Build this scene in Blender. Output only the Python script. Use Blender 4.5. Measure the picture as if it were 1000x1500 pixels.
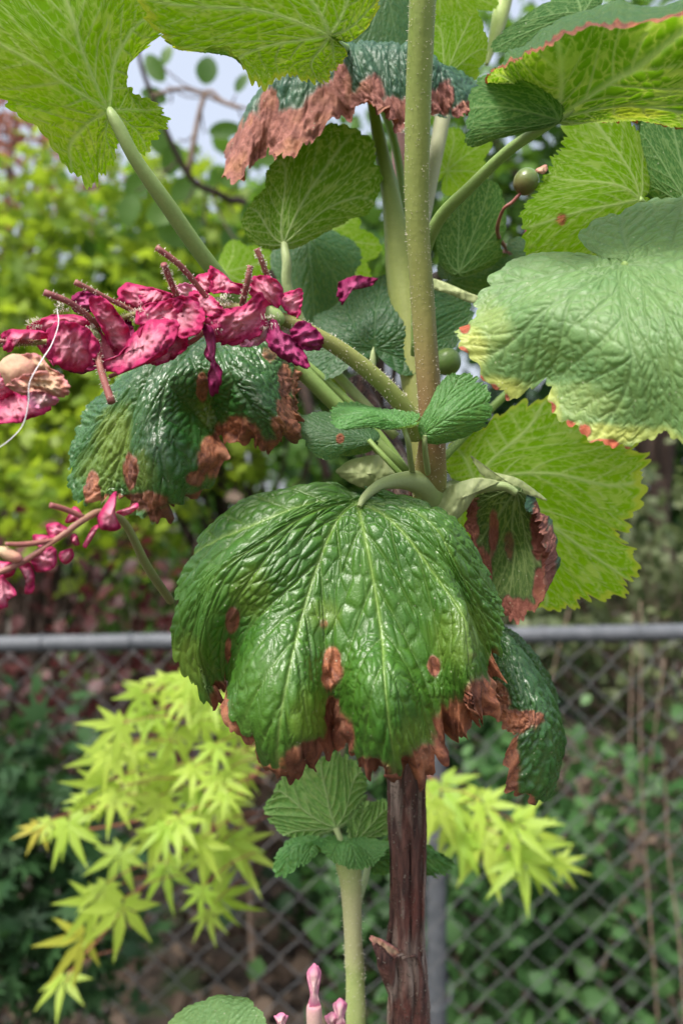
import bpy, math, random
import numpy as np
from mathutils import Vector, Matrix

random.seed(7)
RNG = np.random.default_rng(11)
scn = bpy.context.scene
for o in list(bpy.data.objects):
    bpy.data.objects.remove(o)

# ------------------------------------------------------------------ camera, sky, sun, exposure
CAM = Vector((0.0, 0.0, 1.45))
HALF = math.radians(30.0)
K = math.tan(HALF) / 750.0                       # tangent per pixel of the 1000 x 1500 photograph
cam_d = bpy.data.cameras.new('camera')
cam = bpy.data.objects.new('camera', cam_d)
scn.collection.objects.link(cam)
cam.location = CAM
cam.rotation_euler = (math.radians(90), 0, 0)
cam_d.sensor_fit = 'VERTICAL'
cam_d.sensor_height = 36.0
cam_d.lens = 18.0 / math.tan(HALF)
cam_d.clip_start = 0.01
cam_d.clip_end = 300.0
cam_d.dof.use_dof = True
cam_d.dof.focus_distance = 0.212
cam_d.dof.aperture_fstop = 14.0
cam_d.dof.aperture_blades = 7
scn.camera = cam

SUN_EL, SUN_AZ = 58.0, 218.0                      # azimuth from +Y (away from camera) towards +X
w = bpy.data.worlds.new('World')
scn.world = w
w.use_nodes = True
wn = w.node_tree
bg = wn.nodes['Background']
sky = wn.nodes.new('ShaderNodeTexSky')
sky.sky_type = 'NISHITA'
sky.sun_disc = False
sky.sun_elevation = math.radians(SUN_EL)
sky.sun_rotation = math.radians(SUN_AZ)
sky.air_density = 1.0
sky.dust_density = 9.0
sky.ozone_density = 1.0
cloud = wn.nodes.new('ShaderNodeMix')                # even pale cloud cover over the whole sky
cloud.data_type = 'RGBA'
cloud.inputs[0].default_value = 0.55
cloud.inputs[7].default_value = (2.7, 2.85, 3.15, 1.0)
wn.links.new(sky.outputs[0], cloud.inputs[6])
wn.links.new(cloud.outputs[2], bg.inputs[0])
bg.inputs[1].default_value = 0.115

sun_d = bpy.data.lights.new('sun', 'SUN')
sun = bpy.data.objects.new('sun', sun_d)
scn.collection.objects.link(sun)
sun_d.energy = 1.5
sun_d.angle = math.radians(15)
sun_d.color = (1.0, 0.98, 0.95)
_e, _a = math.radians(SUN_EL), math.radians(SUN_AZ)
_dir = Vector((math.sin(_a) * math.cos(_e), math.cos(_a) * math.cos(_e), math.sin(_e)))
sun.rotation_euler = (-_dir).to_track_quat('-Z', 'Y').to_euler()
sun.location = (0, 0, 6)

scn.view_settings.view_transform = 'Standard'
scn.view_settings.look = 'None'
scn.view_settings.exposure = 1.6
scn.view_settings.gamma = 1.0
scn.render.engine = 'CYCLES'
scn.cycles.max_bounces = 10
scn.cycles.diffuse_bounces = 4
scn.cycles.transmission_bounces = 6
scn.cycles.transparent_max_bounces = 8
scn.render.resolution_x = 682
scn.render.resolution_y = 1024


# ------------------------------------------------------------------ basics
def at(px, py, d):
    """photograph pixel at depth d metres -> world point"""
    return Vector(((px - 500) * K * d, d, CAM.z + (750 - py) * K * d))


def unproj(a):
    a = np.asarray(a, float)
    d = a[:, 2]
    return np.stack([(a[:, 0] - 500) * K * d, d, CAM.z + (750 - a[:, 1]) * K * d], 1)


def link(o, parent=None):
    scn.collection.objects.link(o)
    if parent is not None:
        o.parent = parent
        root = parent
        while root.parent:
            root = root.parent
        if root.type == 'EMPTY':
            if parent is root:
                o.matrix_parent_inverse = Matrix.Translation(root.location).inverted()
    return o


def mesh_obj(name, verts, faces, mat, parent=None, attrs=None, smooth=True, label=None, kind=None):
    """faces: list of int arrays (M,3) or (M,4)"""
    me = bpy.data.meshes.new(name)
    verts = np.ascontiguousarray(verts, np.float32)
    if not isinstance(faces, (list, tuple)):
        faces = [faces]
    nl = sum(f.size for f in faces)
    nf = sum(len(f) for f in faces)
    me.vertices.add(len(verts))
    me.vertices.foreach_set('co', verts.ravel())
    me.loops.add(nl)
    me.loops.foreach_set('vertex_index', np.concatenate([f.ravel() for f in faces]).astype(np.int32))
    me.polygons.add(nf)
    tot = np.concatenate([np.full(len(f), f.shape[1]) for f in faces]).astype(np.int32)
    st = np.concatenate([[0], np.cumsum(tot)[:-1]]).astype(np.int32)
    me.polygons.foreach_set('loop_start', st)
    me.polygons.foreach_set('loop_total', tot)
    me.polygons.foreach_set('use_smooth', np.full(nf, smooth))
    if attrs:
        for k, v in attrs.items():
            at_ = me.attributes.new(k, 'FLOAT', 'POINT')
            at_.data.foreach_set('value', np.ascontiguousarray(v, np.float32))
    me.update()
    me.validate()
    for m in (mat if isinstance(mat, (list, tuple)) else [mat]):
        me.materials.append(m)
    o = bpy.data.objects.new(name, me)
    link(o, parent)
    if label:
        o['label'] = label
    if kind:
        o['kind'] = kind
    return o


def thing(name, label, cat, loc, group=None):
    o = bpy.data.objects.new(name, None)
    o.empty_display_size = 0.02
    scn.collection.objects.link(o)
    o.location = loc
    o['label'] = label
    o['category'] = cat
    if group:
        o['group'] = group
    bpy.context.view_layer.update()
    return o


def vnoise(x, y, seed=0):
    """2D value noise in 0..1"""
    r = np.random.default_rng(seed).random((64, 64))
    xi, yi = np.floor(x).astype(int), np.floor(y).astype(int)
    fx, fy = x - xi, y - yi
    fx, fy = fx * fx * (3 - 2 * fx), fy * fy * (3 - 2 * fy)
    g = lambda a, b: r[a % 64, b % 64]
    return ((g(xi, yi) * (1 - fx) + g(xi + 1, yi) * fx) * (1 - fy)
            + (g(xi, yi + 1) * (1 - fx) + g(xi + 1, yi + 1) * fx) * fy)


def sstep(a, b, x):
    t = np.clip((x - a) / (b - a), 0, 1)
    return t * t * (3 - 2 * t)


def crom(P, n, closed=False):
    """Catmull-Rom resample of control points to n samples"""
    P = np.asarray(P, float)
    m = len(P)
    if closed:
        t = np.linspace(0, m, n, endpoint=False)
    else:
        t = np.linspace(0, m - 1, n)
    i = np.floor(t).astype(int)
    if not closed:
        i = np.minimum(i, m - 2)
    f = (t - i)[:, None]
    if closed:
        p0, p1, p2, p3 = P[(i - 1) % m], P[i % m], P[(i + 1) % m], P[(i + 2) % m]
    else:
        E = np.vstack([2 * P[0] - P[1], P, 2 * P[-1] - P[-2]])
        p0, p1, p2, p3 = E[i], E[i + 1], E[i + 2], E[i + 3]
    return 0.5 * ((2 * p1) + (-p0 + p2) * f + (2 * p0 - 5 * p1 + 4 * p2 - p3) * f ** 2
                  + (-p0 + 3 * p1 - 3 * p2 + p3) * f ** 3)


def frames(C):
    T = np.gradient(C, axis=0)
    T /= np.linalg.norm(T, axis=1)[:, None] + 1e-12
    N = np.zeros_like(T)
    ref = np.array([0, 1.0, 0]) if abs(T[0][1]) < 0.9 else np.array([1.0, 0, 0])
    n = np.cross(T[0], ref)
    n /= np.linalg.norm(n)
    for k in range(len(T)):
        n = n - T[k] * np.dot(n, T[k])
        n /= np.linalg.norm(n) + 1e-12
        N[k] = n
    return T, N, np.cross(T, N)


def tube_data(C, R, seg=12, flat=1.0, disp=None, cap=True):
    """C (n,3) centreline, R (n,) radii"""
    n = len(C)
    T, N, B = frames(C)
    a = np.linspace(0, 2 * np.pi, seg, endpoint=False)
    rr = np.repeat(R[:, None], seg, 1)
    if disp is not None:
        rr = rr + disp(np.repeat(np.arange(n)[:, None], seg, 1), np.repeat(a[None], n, 0))
    V = C[:, None, :] + rr[..., None] * (np.cos(a)[None, :, None] * N[:, None, :] + flat * np.sin(a)[None, :, None] * B[:, None, :])
    idx = np.arange(n * seg).reshape(n, seg)
    nx = np.roll(idx, -1, 1)
    F = np.stack([idx[:-1], nx[:-1], nx[1:], idx[1:]], -1).reshape(-1, 4)
    V = V.reshape(-1, 3)
    Fs = [F]
    if cap:
        V = np.vstack([V, C[0], C[-1]])
        c0, c1 = len(V) - 2, len(V) - 1
        Fs.append(np.concatenate([np.stack([nx[0], idx[0], np.full(seg, c0)], -1),
                                  np.stack([idx[-1], nx[-1], np.full(seg, c1)], -1)]))
    return V, Fs


def join_data(parts):
    Vs, F3, F4, off = [], [], [], 0
    for V, Fs in parts:
        for f in Fs:
            (F3 if f.shape[1] == 3 else F4).append(f + off)
        Vs.append(V)
        off += len(V)
    out = []
    if F4:
        out.append(np.concatenate(F4))
    if F3:
        out.append(np.concatenate(F3))
    return np.vstack(Vs), out


def px_path(pts, n):
    """pts: (px, py, depth mm, width px) -> centreline, radii in metres"""
    a = crom(np.asarray(pts, float), n)
    d = a[:, 2] / 1000.0
    C = unproj(np.stack([a[:, 0], a[:, 1], d], 1))
    return C, np.maximum(a[:, 3], 0.3) * 0.5 * K * d


def hair_data(C, R, count, length, rng, thick=0.000032, gland=True):
    """short glandular hairs standing on a tube"""
    T, N, B = frames(C)
    k = rng.integers(0, len(C) - 1, count)
    f = rng.random(count)[:, None]
    P = C[k] * (1 - f) + C[k + 1] * f
    r = R[k][:, None]
    a = rng.random(count) * 2 * np.pi
    D = np.cos(a)[:, None] * N[k] + np.sin(a)[:, None] * B[k]
    D0 = D.copy()
    D = D + 0.25 * rng.normal(size=D.shape)
    D /= np.linalg.norm(D, axis=1)[:, None]
    L = length * (0.5 + rng.random(count))[:, None]
    b = P + D0 * r * 0.96
    t = b + D * L
    S = np.cross(D, rng.normal(size=D.shape))
    S /= np.linalg.norm(S, axis=1)[:, None]
    U = np.cross(D, S)
    V, F = [], []
    ang = [0, 2.094, 4.189]
    for q in ang:
        V.append(b + thick * 1.2 * (math.cos(q) * S + math.sin(q) * U))
    g = thick * (2.0 if gland else 0.5)
    for q in ang:
        V.append(t + g * (math.cos(q) * S + math.sin(q) * U))
    V.append(t + D * g * 1.3)
    V = np.stack(V, 1).reshape(-1, 3)
    base = (np.arange(count) * 7)[:, None]
    F4 = np.concatenate([base + np.array([i, (i + 1) % 3, 3 + (i + 1) % 3, 3 + i]) for i in range(3)])
    F3 = np.concatenate([base + np.array([3 + i, 3 + (i + 1) % 3, 6]) for i in range(3)])
    return V, [F4, F3]


# ------------------------------------------------------------------ materials
class NT:
    def __init__(self, name):
        self.m = bpy.data.materials.new(name)
        self.m.use_nodes = True
        self.t = self.m.node_tree
        self.p = self.t.nodes['Principled BSDF']
        self.out = self.t.nodes['Material Output']
        self._tc = None

    def n(self, typ, **kw):
        x = self.t.nodes.new(typ)
        for k, v in kw.items():
            setattr(x, k, v)
        return x

    def l(self, a, b):
        self.t.links.new(a, b)

    def tc(self):
        if self._tc is None:
            self._tc = self.n('ShaderNodeTexCoord').outputs['Object']
        return self._tc

    def noise(self, scale, detail=4, rough=0.6, vec=None, dist=0.0):
        x = self.n('ShaderNodeTexNoise')
        x.inputs['Scale'].default_value = scale
        x.inputs['Detail'].default_value = detail
        x.inputs['Roughness'].default_value = rough
        x.inputs['Distortion'].default_value = dist
        self.l(vec if vec is not None else self.tc(), x.inputs['Vector'])
        return x.outputs[0]

    def attr(self, name):
        return self.n('ShaderNodeAttribute', attribute_name=name).outputs['Fac']

    def val(self, s, v):
        if isinstance(v, (int, float)):
            s.default_value = v
        elif isinstance(v, tuple):
            s.default_value = (*v, 1.0) if len(v) == 3 else v
        else:
            self.l(v, s)

    def mix(self, f, a, b, mode='MIX'):
        x = self.n('ShaderNodeMix', data_type='RGBA', blend_type=mode)
        self.val(x.inputs[0], f)
        self.val(x.inputs[6], a)
        self.val(x.inputs[7], b)
        return x.outputs[2]

    def math(self, op, a, b=0.0, clamp=False):
        x = self.n('ShaderNodeMath', operation=op, use_clamp=clamp)
        self.val(x.inputs[0], a)
        self.val(x.inputs[1], b)
        return x.outputs[0]

    def rng(self, v, a, b, c=0.0, d=1.0):
        x = self.n('ShaderNodeMapRange')
        self.val(x.inputs[0], v)
        for i, q in enumerate((a, b, c, d)):
            self.val(x.inputs[i + 1], q)
        return x.outputs[0]

    def bump(self, h, strength, dist):
        x = self.n('ShaderNodeBump')
        x.inputs['Strength'].default_value = strength
        x.inputs['Distance'].default_value = dist
        self.l(h, x.inputs['Height'])
        return x.outputs[0]


def leaf_mat(name, up, up2, vein_up, under, under2, vein_un, trans, tw, rough=0.42, spec=0.5,
             brown=(0.46, 0.165, 0.07), brown2=(0.14, 0.042, 0.024), yellow=(0.30, 0.40, 0.05), fade=(0.11, 0.105, 0.035)):
    M = NT(name)
    big = M.noise(55, 3)
    fine = M.noise(900, 3, 0.7)
    vein, cell, nec, yel = M.attr('vein'), M.attr('cell'), M.attr('nec'), M.attr('yel')
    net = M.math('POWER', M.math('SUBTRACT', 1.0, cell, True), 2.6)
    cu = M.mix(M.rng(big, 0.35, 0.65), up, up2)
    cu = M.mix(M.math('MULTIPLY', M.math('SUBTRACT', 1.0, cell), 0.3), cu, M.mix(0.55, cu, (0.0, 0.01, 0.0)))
    cu = M.mix(M.math('MULTIPLY', vein, 0.25), cu, vein_up)
    cu = M.mix(M.math('MULTIPLY', M.attr('vein1'), 0.75), cu, vein_up)
    cb = M.mix(M.rng(big, 0.35, 0.65), under, under2)
    cb = M.mix(M.math('MULTIPLY', net, 0.4), cb, vein_un)
    cb = M.mix(vein, cb, vein_un)
    back = M.n('ShaderNodeNewGeometry').outputs['Backfacing']
    c = M.mix(back, cu, cb)
    c = M.mix(M.math('MULTIPLY', yel, 0.85), c, yellow)
    bn = M.noise(420, 6, 0.75)
    br = M.mix(M.rng(bn, 0.38, 0.62), brown2, brown)
    br = M.mix(M.rng(M.noise(120, 2), 0.5, 0.75), br, (0.42, 0.19, 0.10))
    rim = M.math('MULTIPLY', M.rng(nec, 0.05, 0.45), M.rng(nec, 0.95, 0.45))
    br = M.mix(M.rng(M.noise(38, 3), 0.48, 0.62, 0, 0.65), br, M.mix(0.5, brown2, (0.05, 0.02, 0.018)))
    c = M.mix(M.rng(nec, 0.06, 0.4, 0, 0.75), c, fade)
    ne2 = M.math('ADD', nec, M.math('MULTIPLY', M.math('SUBTRACT', bn, 0.5), 0.5))
    c = M.mix(M.rng(ne2, 0.3, 0.62), c, br)
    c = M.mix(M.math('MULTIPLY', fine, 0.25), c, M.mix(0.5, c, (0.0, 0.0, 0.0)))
    dot = M.n('ShaderNodeTexVoronoi')
    dot.inputs['Scale'].default_value = 620
    M.l(M.tc(), dot.inputs['Vector'])
    dk = M.math('MULTIPLY', M.rng(dot.outputs['Distance'], 0.16, 0.08), M.rng(M.noise(170, 2), 0.52, 0.6))
    c = M.mix(M.math('MULTIPLY', dk, 0.6), c, (0.5, 0.52, 0.36))
    M.l(c, M.p.inputs['Base Color'])
    nr = M.rng(nec, 0.3, 0.7, 0, 1)
    r = M.math('ADD', M.rng(fine, 0.3, 0.7, rough - 0.07, rough + 0.07), M.math('MULTIPLY', back, 0.25))
    r = M.math('ADD', r, M.math('MULTIPLY', nr, 0.3), True)
    M.l(r, M.p.inputs['Roughness'])
    M.l(M.math('MULTIPLY', M.math('SUBTRACT', 1.0, M.math('MULTIPLY', back, 0.6)), spec), M.p.inputs['Specular IOR Level'])
    h = M.math('ADD', M.math('MULTIPLY', fine, 0.5), M.math('MULTIPLY', M.noise(2600, 2), 0.3))
    h = M.math('ADD', h, M.math('MULTIPLY', M.math('MULTIPLY', nr, bn), 4.0))
    vd = M.n('ShaderNodeTexVoronoi', feature='DISTANCE_TO_EDGE')
    vd.inputs['Scale'].default_value = 1100
    M.l(M.tc(), vd.inputs['Vector'])
    h = M.math('ADD', h, M.math('MULTIPLY', M.math('MINIMUM', vd.outputs['Distance'], 0.25), 0.7))
    M.l(M.bump(h, 0.4, 0.0004), M.p.inputs['Normal'])
    tr = M.n('ShaderNodeBsdfTranslucent')
    tcol = M.mix(M.math('MULTIPLY', net, 0.7), trans, (0.75, 0.85, 0.12))
    tcol = M.mix(M.rng(big, 0.3, 0.7, 0, 0.35), tcol, M.mix(0.5, tcol, (0.1, 0.25, 0.0)))
    tcol = M.mix(M.math('MULTIPLY', vein, 0.6), tcol, (0.42, 0.58, 0.2))
    tcol = M.mix(M.math('MULTIPLY', yel, 0.6), tcol, (0.8, 0.75, 0.05))
    tcol = M.mix(nr, tcol, (0.28, 0.07, 0.02))
    M.l(tcol, tr.inputs[0])
    mx = M.n('ShaderNodeMixShader')
    M.l(M.math('MULTIPLY', M.math('SUBTRACT', 1.0, M.math('MULTIPLY', nr, 0.35)), tw), mx.inputs[0])
    M.l(M.p.outputs[0], mx.inputs[1])
    M.l(tr.outputs[0], mx.inputs[2])
    M.l(mx.outputs[0], M.out.inputs[0])
    return M.m


MAT = {}
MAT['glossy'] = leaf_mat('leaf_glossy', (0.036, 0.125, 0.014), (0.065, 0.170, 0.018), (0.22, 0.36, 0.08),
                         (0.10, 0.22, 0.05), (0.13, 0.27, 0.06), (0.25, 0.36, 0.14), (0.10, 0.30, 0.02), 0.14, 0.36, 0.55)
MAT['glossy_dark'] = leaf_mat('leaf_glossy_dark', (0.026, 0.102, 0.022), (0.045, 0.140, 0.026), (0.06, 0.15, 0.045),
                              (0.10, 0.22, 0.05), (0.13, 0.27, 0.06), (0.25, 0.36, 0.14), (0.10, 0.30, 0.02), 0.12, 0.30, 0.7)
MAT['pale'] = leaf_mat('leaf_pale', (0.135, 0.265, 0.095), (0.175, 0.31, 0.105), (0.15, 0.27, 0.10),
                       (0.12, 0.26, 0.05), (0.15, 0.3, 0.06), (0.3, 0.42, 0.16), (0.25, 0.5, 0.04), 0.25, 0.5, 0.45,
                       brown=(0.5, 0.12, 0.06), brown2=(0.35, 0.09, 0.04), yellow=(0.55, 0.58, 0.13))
MAT['backlit'] = leaf_mat('leaf_backlit_tone', (0.06, 0.17, 0.03), (0.09, 0.22, 0.03), (0.08, 0.18, 0.04),  # backlit glow worked into the lime underside and translucent colours
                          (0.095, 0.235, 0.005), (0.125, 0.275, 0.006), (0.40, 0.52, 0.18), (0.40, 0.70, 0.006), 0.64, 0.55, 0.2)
MAT['backlit_dim'] = leaf_mat('leaf_backlit_tone_dim', (0.05, 0.13, 0.04), (0.075, 0.17, 0.045), (0.06, 0.14, 0.05),  # dimmer copy, a weaker backlit glow set into its colours
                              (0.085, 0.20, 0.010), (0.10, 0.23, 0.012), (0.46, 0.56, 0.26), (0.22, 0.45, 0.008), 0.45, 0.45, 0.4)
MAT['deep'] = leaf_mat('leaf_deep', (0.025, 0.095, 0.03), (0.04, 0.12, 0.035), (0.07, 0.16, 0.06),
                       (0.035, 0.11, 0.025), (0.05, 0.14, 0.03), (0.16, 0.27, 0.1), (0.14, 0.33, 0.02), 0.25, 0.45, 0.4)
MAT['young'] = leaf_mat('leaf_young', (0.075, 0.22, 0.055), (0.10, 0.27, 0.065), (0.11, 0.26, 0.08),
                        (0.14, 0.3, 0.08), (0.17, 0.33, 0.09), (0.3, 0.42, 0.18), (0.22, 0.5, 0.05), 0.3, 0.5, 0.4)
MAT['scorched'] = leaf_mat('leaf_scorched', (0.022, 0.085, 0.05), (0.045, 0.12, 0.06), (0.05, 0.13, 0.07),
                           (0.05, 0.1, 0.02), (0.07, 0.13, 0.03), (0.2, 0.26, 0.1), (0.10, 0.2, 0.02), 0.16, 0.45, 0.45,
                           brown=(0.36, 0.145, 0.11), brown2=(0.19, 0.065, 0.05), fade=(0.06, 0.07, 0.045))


def stem_mat(name, c1, c2, c3=None, scale=60, rough=0.5):
    M = NT(name)
    f = M.rng(M.noise(scale, 3), 0.35, 0.65)
    c = M.mix(f, c1, c2)
    if c3:
        c = M.mix(M.attr('tint'), c, c3)
    c = M.mix(M.math('MULTIPLY', M.noise(1500, 2), 0.4), c, M.mix(0.5, c, (0, 0, 0)))
    M.l(c, M.p.inputs['Base Color'])
    M.p.inputs['Roughness'].default_value = rough
    M.p.inputs['Specular IOR Level'].default_value = 0.35
    M.p.inputs['Subsurface Weight'].default_value = 0.15
    M.p.inputs['Subsurface Radius'].default_value = (0.001, 0.001, 0.0005)
    M.l(M.bump(M.noise(700, 4), 0.3, 0.0004), M.p.inputs['Normal'])
    return M.m


MAT['stem'] = stem_mat('green_stem', (0.22, 0.30, 0.07), (0.28, 0.35, 0.09), (0.27, 0.09, 0.08))
MAT['petiole'] = stem_mat('petiole_skin', (0.20, 0.33, 0.08), (0.26, 0.38, 0.11), (0.36, 0.44, 0.2))
MAT['pedicel'] = stem_mat('pedicel_skin', (0.26, 0.075, 0.08), (0.33, 0.13, 0.10), (0.30, 0.33, 0.14), 200)
MAT['pink_stem'] = stem_mat('pink_stem', (0.55, 0.26, 0.3), (0.62, 0.34, 0.36), (0.45, 0.5, 0.3), 200, 0.7)
MAT['shoot'] = stem_mat('pale_shoot', (0.36, 0.46, 0.15), (0.44, 0.52, 0.2), (0.52, 0.46, 0.3), 120)
MAT['berry'] = stem_mat('berry_skin', (0.11, 0.19, 0.05), (0.15, 0.23, 0.06), (0.16, 0.045, 0.04), 90, 0.3)


def simple_mat(name, c1, c2, scale=50, rough=0.6, metallic=0.0, bump=0.2, bd=0.001, spec=0.4):
    M = NT(name)
    n = M.noise(scale, 5)
    M.l(M.mix(M.rng(n, 0.3, 0.7), c1, c2), M.p.inputs['Base Color'])
    M.p.inputs['Roughness'].default_value = rough
    M.p.inputs['Metallic'].default_value = metallic
    M.p.inputs['Specular IOR Level'].default_value = spec
    if bump:
        M.l(M.bump(M.noise(scale * 4, 4), bump, bd), M.p.inputs['Normal'])
    return M.m


MAT['hair'] = simple_mat('gland_hair', (0.65, 0.62, 0.5), (0.8, 0.72, 0.62), 300, 0.4, bump=0)
MAT['silk'] = simple_mat('silk', (0.75, 0.74, 0.76), (0.8, 0.8, 0.8), 300, 0.35, bump=0)
MAT['galv'] = simple_mat('galvanised_steel', (0.07, 0.08, 0.09), (0.12, 0.13, 0.145), 40, 0.6, 0.15, 0.1)
MAT['wire'] = simple_mat('weathered_wire', (0.08, 0.083, 0.085), (0.15, 0.153, 0.155), 60, 0.6, 0.2, 0.1)
MAT['twig'] = simple_mat('dry_twig', (0.16, 0.11, 0.08), (0.27, 0.2, 0.15), 30, 0.85)
MAT['twig_dark'] = simple_mat('dark_twig', (0.04, 0.028, 0.022), (0.09, 0.06, 0.045), 30, 0.85)
MAT['twig_red'] = simple_mat('red_twig', (0.2, 0.06, 0.035), (0.26, 0.1, 0.05), 60, 0.6)


def petal_mat(name, deep, mid, light, tw=0.35):
    M = NT(name)
    s = M.attr('rad')
    n = M.noise(230, 5, 0.7, dist=0.4)
    k = M.math('ADD', M.math('MULTIPLY', s, 0.75), M.math('MULTIPLY', M.math('SUBTRACT', n, 0.5), 0.9))
    c = M.mix(M.rng(k, 0.22, 0.6), light, mid)
    c = M.mix(M.rng(k, 0.5, 1.05), c, deep)
    c = M.mix(M.rng(M.noise(900, 4, 0.7), 0.55, 0.72, 0, 0.6), c, M.mix(0.6, c, deep))
    M.l(c, M.p.inputs['Base Color'])
    M.p.inputs['Roughness'].default_value = 0.65
    M.p.inputs['Specular IOR Level'].default_value = 0.15
    M.l(M.bump(M.math('ADD', M.noise(700, 4), n), 0.5, 0.0006), M.p.inputs['Normal'])
    tr = M.n('ShaderNodeBsdfTranslucent')
    M.l(c, tr.inputs[0])
    mx = M.n('ShaderNodeMixShader')
    mx.inputs[0].default_value = tw
    M.l(M.p.outputs[0], mx.inputs[1])
    M.l(tr.outputs[0], mx.inputs[2])
    M.l(mx.outputs[0], M.out.inputs[0])
    return M.m


MAT['petal'] = petal_mat('petal_magenta', (0.42, 0.012, 0.085), (0.66, 0.07, 0.23), (0.84, 0.40, 0.50), 0.5)
MAT['petal_dark'] = petal_mat('petal_purple', (0.16, 0.008, 0.05), (0.27, 0.018, 0.10), (0.42, 0.08, 0.2), 0.2)
MAT['petal_dry'] = petal_mat('petal_dried', (0.62, 0.20, 0.28), (0.64, 0.33, 0.24), (0.58, 0.42, 0.27), 0.25)
MAT['petal_pink'] = petal_mat('petal_pink', (0.62, 0.14, 0.3), (0.72, 0.3, 0.45), (0.75, 0.5, 0.5), 0.3)
MAT['bract'] = simple_mat('bract_skin', (0.26, 0.32, 0.13), (0.36, 0.40, 0.2), 120, 0.6, bump=0.3, bd=0.0005)


# ------------------------------------------------------------------ canonical currant leaf
LOBES = [(0, 1.0), (26, 0.76), (52, 0.95), (79, 0.72), (106, 0.82), (131, 0.68), (150, 0.64), (172, 0.42), (179, 0.06)]


def lobeR(th):
    a = np.abs(th)
    r = np.zeros_like(a)
    L = LOBES
    for i in range(len(L) - 1):
        (a0, r0), (a1, r1) = L[i], L[i + 1]
        m = (a >= a0) & (a <= a1)
        t = (a[m] - a0) / (a1 - a0)
        if r0 >= r1:
            r[m] = r1 + (r0 - r1) * (1 - t ** 2.0)
        else:
            r[m] = r0 + (r1 - r0) * (1 - (1 - t) ** 2.0)
    return r


_VAR = {}


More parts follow.
